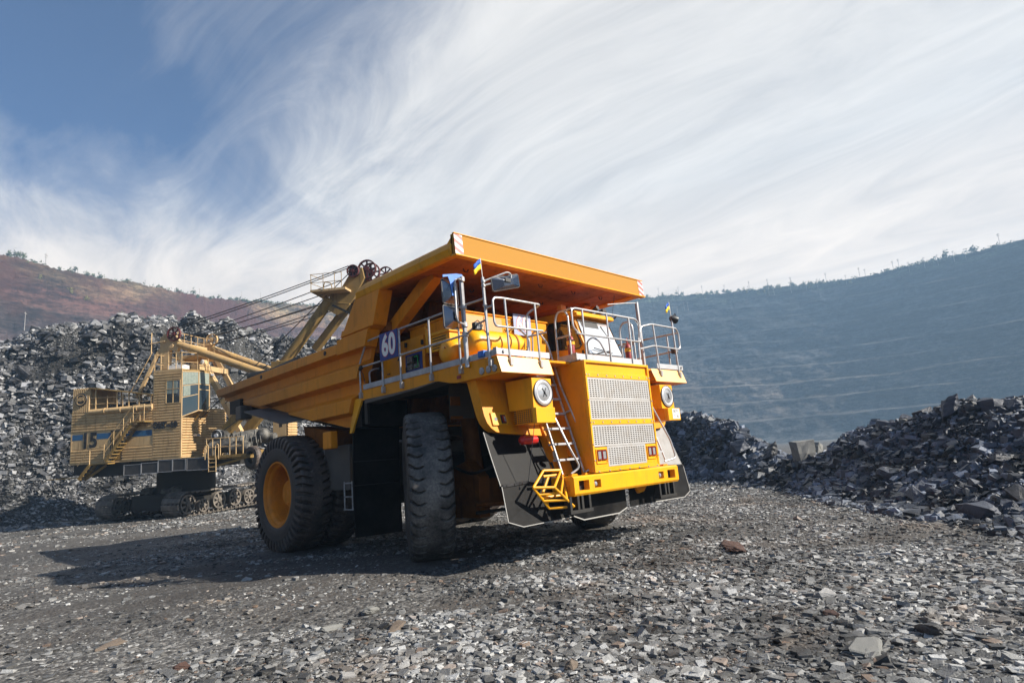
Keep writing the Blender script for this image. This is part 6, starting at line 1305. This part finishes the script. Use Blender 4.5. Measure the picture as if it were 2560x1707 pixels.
# ------------------------------------------------------------------ haze, sky, sun
b = MB(); b.box(-1330, 1310, -1330, 1310, -1.2, 262); hz = b.build('haze', simple('tmp', (1, 1, 1)), smooth=0); tag(hz, kind='stuff')
m = bpy.data.materials.new('haze_air'); m.use_nodes = True; nt = m.node_tree; nt.nodes.clear(); o = nt.nodes.new('ShaderNodeOutputMaterial'); pv = nt.nodes.new('ShaderNodeVolumePrincipled')
pv.inputs['Color'].default_value = HAZE_COL; pv.inputs['Density'].default_value = HAZE_D; pv.inputs['Anisotropy'].default_value = .1; nt.links.new(pv.outputs[0], o.inputs['Volume'])
hz.data.materials.clear(); hz.data.materials.append(m)
SUN_AZ = (.499, -.866); EL = 33.
sd = Vector((SUN_AZ[0]*math.cos(R(EL)), SUN_AZ[1]*math.cos(R(EL)), math.sin(R(EL))))
L = bpy.data.lights.new('sun', 'SUN'); L.energy = SUN_E; L.angle = R(.53); L.color = (1, .93, .82); so = bpy.data.objects.new('sun', L); COL.objects.link(so); so.rotation_euler = sd.to_track_quat('Z', 'Y').to_euler(); so.location = (20, -30, 60)
w = bpy.data.worlds.new('World'); SC.world = w; w.use_nodes = True; nt = w.node_tree; nt.nodes.clear()
class WN(NT):
    def __init__(s): s.t = nt
N = WN(); out = N.n('ShaderNodeOutputWorld'); bg = N.n('ShaderNodeBackground'); bg.inputs['Strength'].default_value = SKY_S; N.l(bg.outputs[0], out.inputs[0])
sky = N.n('ShaderNodeTexSky'); sky.sky_type = 'NISHITA'; sky.sun_disc = False; sky.sun_elevation = R(EL); sky.sun_rotation = math.atan2(SUN_AZ[0], SUN_AZ[1]); sky.air_density = 1.; sky.dust_density = .6; sky.ozone_density = 2.5
tc = N.n('ShaderNodeTexCoord'); sx = N.n('ShaderNodeSeparateXYZ'); N.l(tc.outputs['Generated'], sx.inputs[0])
zz = N.math('ADD', N.math('MAXIMUM', sx.outputs[2], 0.), .10); px_ = N.math('DIVIDE', sx.outputs[0], zz); py_ = N.math('DIVIDE', sx.outputs[1], zz)
cb0 = N.n('ShaderNodeCombineXYZ'); N.l(px_, cb0.inputs[0]); N.l(py_, cb0.inputs[1])
wn = N.n('ShaderNodeTexNoise'); wn.inputs['Scale'].default_value = .75; wn.inputs['Detail'].default_value = 3; N.l(cb0.outputs[0], wn.inputs['Vector'])
wm = N.n('ShaderNodeVectorMath', operation='MULTIPLY_ADD'); N.l(wn.outputs['Color'], wm.inputs[0]); wm.inputs[1].default_value = (.42, .42, 0); N.l(cb0.outputs[0], wm.inputs[2]); cb = wm
def mapped(rot, sc, loc=(0, 0, 0)):
    mp = N.n('ShaderNodeMapping'); mp.inputs['Rotation'].default_value = (0, 0, rot); mp.inputs['Scale'].default_value = sc; mp.inputs['Location'].default_value = loc; N.l(cb.outputs[0], mp.inputs[0]); return mp.outputs[0]
ST = R(STREAK)     # streak direction in plan
wv = mapped(ST, (1, .30, 1), (3.1, 1.7, 0))
s1 = N.noise(mapped(ST, (1, .42, 1), (3.1, 1.7, 0)), 1.6, 10, .62, .9); s2 = N.noise(mapped(ST+.45, (1, .27, 1), (9.2, 4, 0)), 3.4, 9, .68, .9); s3 = N.noise(mapped(ST, (1, .6, 1), (5.5, 2.2, 0)), .55, 4, .5, .3)
def dirw(v, lo, hi):   # cover by compass direction
    d = N.n('ShaderNodeVectorMath', operation='DOT_PRODUCT'); N.l(tc.outputs['Generated'], d.inputs[0]); d.inputs[1].default_value = Vector(v).normalized(); return N.ramp(d.outputs['Value'], [(lo, 0), (hi, 1)])
cov = N.math('ADD', N.math('MULTIPLY', s1, .56), N.math('MULTIPLY', s2, .44)); cov = N.math('ADD', cov, N.math('MULTIPLY', N.math('SUBTRACT', s3, .5), .80))
right = dirw((.93, .25, .30), .45, .95); blue = dirw(BLUE_DIR, .855, .975)
low = N.ramp(sx.outputs[2], [(.22, 1), (.50, 0)])
cov = N.math('ADD', cov, N.math('MULTIPLY', right, .26)); back = dirw((-.75, -.65, .1), -.15, .45); cov = N.math('SUBTRACT', cov, N.math('MULTIPLY', back, .30)); cov = N.math('SUBTRACT', cov, .035); cov = N.math('SUBTRACT', cov, N.math('MULTIPLY', blue, .27)); cov = N.math('ADD', cov, N.math('MULTIPLY', low, .26))  # unseen sky behind the camera cleared of cloud to dim the ambient fill
cl = N.ramp(cov, [(.24, .03), (.40, .26), (.52, .62), (.62, .90), (.72, 1)])
wlow = N.ramp(sx.outputs[2], [(.14, 1), (.40, 0)]); tint = N.mix(N.ramp(s2, [(.35, 0), (.65, 1)]), CLOUD_A, CLOUD_B); tint = N.mix(wlow, tint, N.mix(1., tint, (1.68, 1.40, 1.12), 'MULTIPLY'))
blues = N.mix(1., sky.outputs[0], SKY_TINT, 'MULTIPLY')
cm = N.mix(cl, blues, tint); N.l(cm, bg.inputs[0])
# ------------------------------------------------------------------ render settings
SC.render.engine = 'CYCLES'; cy = SC.cycles; cy.use_denoising = True
try: cy.denoiser = 'OPENIMAGEDENOISE'; cy.denoising_input_passes = 'RGB_ALBEDO_NORMAL'
except Exception: pass
cy.max_bounces = 5; cy.diffuse_bounces = 3; cy.glossy_bounces = 3; cy.transmission_bounces = 2; cy.volume_bounces = 1; cy.caustics_reflective = False; cy.caustics_refractive = False; cy.sample_clamp_indirect = 6
SC.view_settings.view_transform = 'Standard'; SC.view_settings.look = 'None'; SC.view_settings.exposure = EXPO; SC.view_settings.gamma = 1; SC.view_settings.use_curve_mapping = False
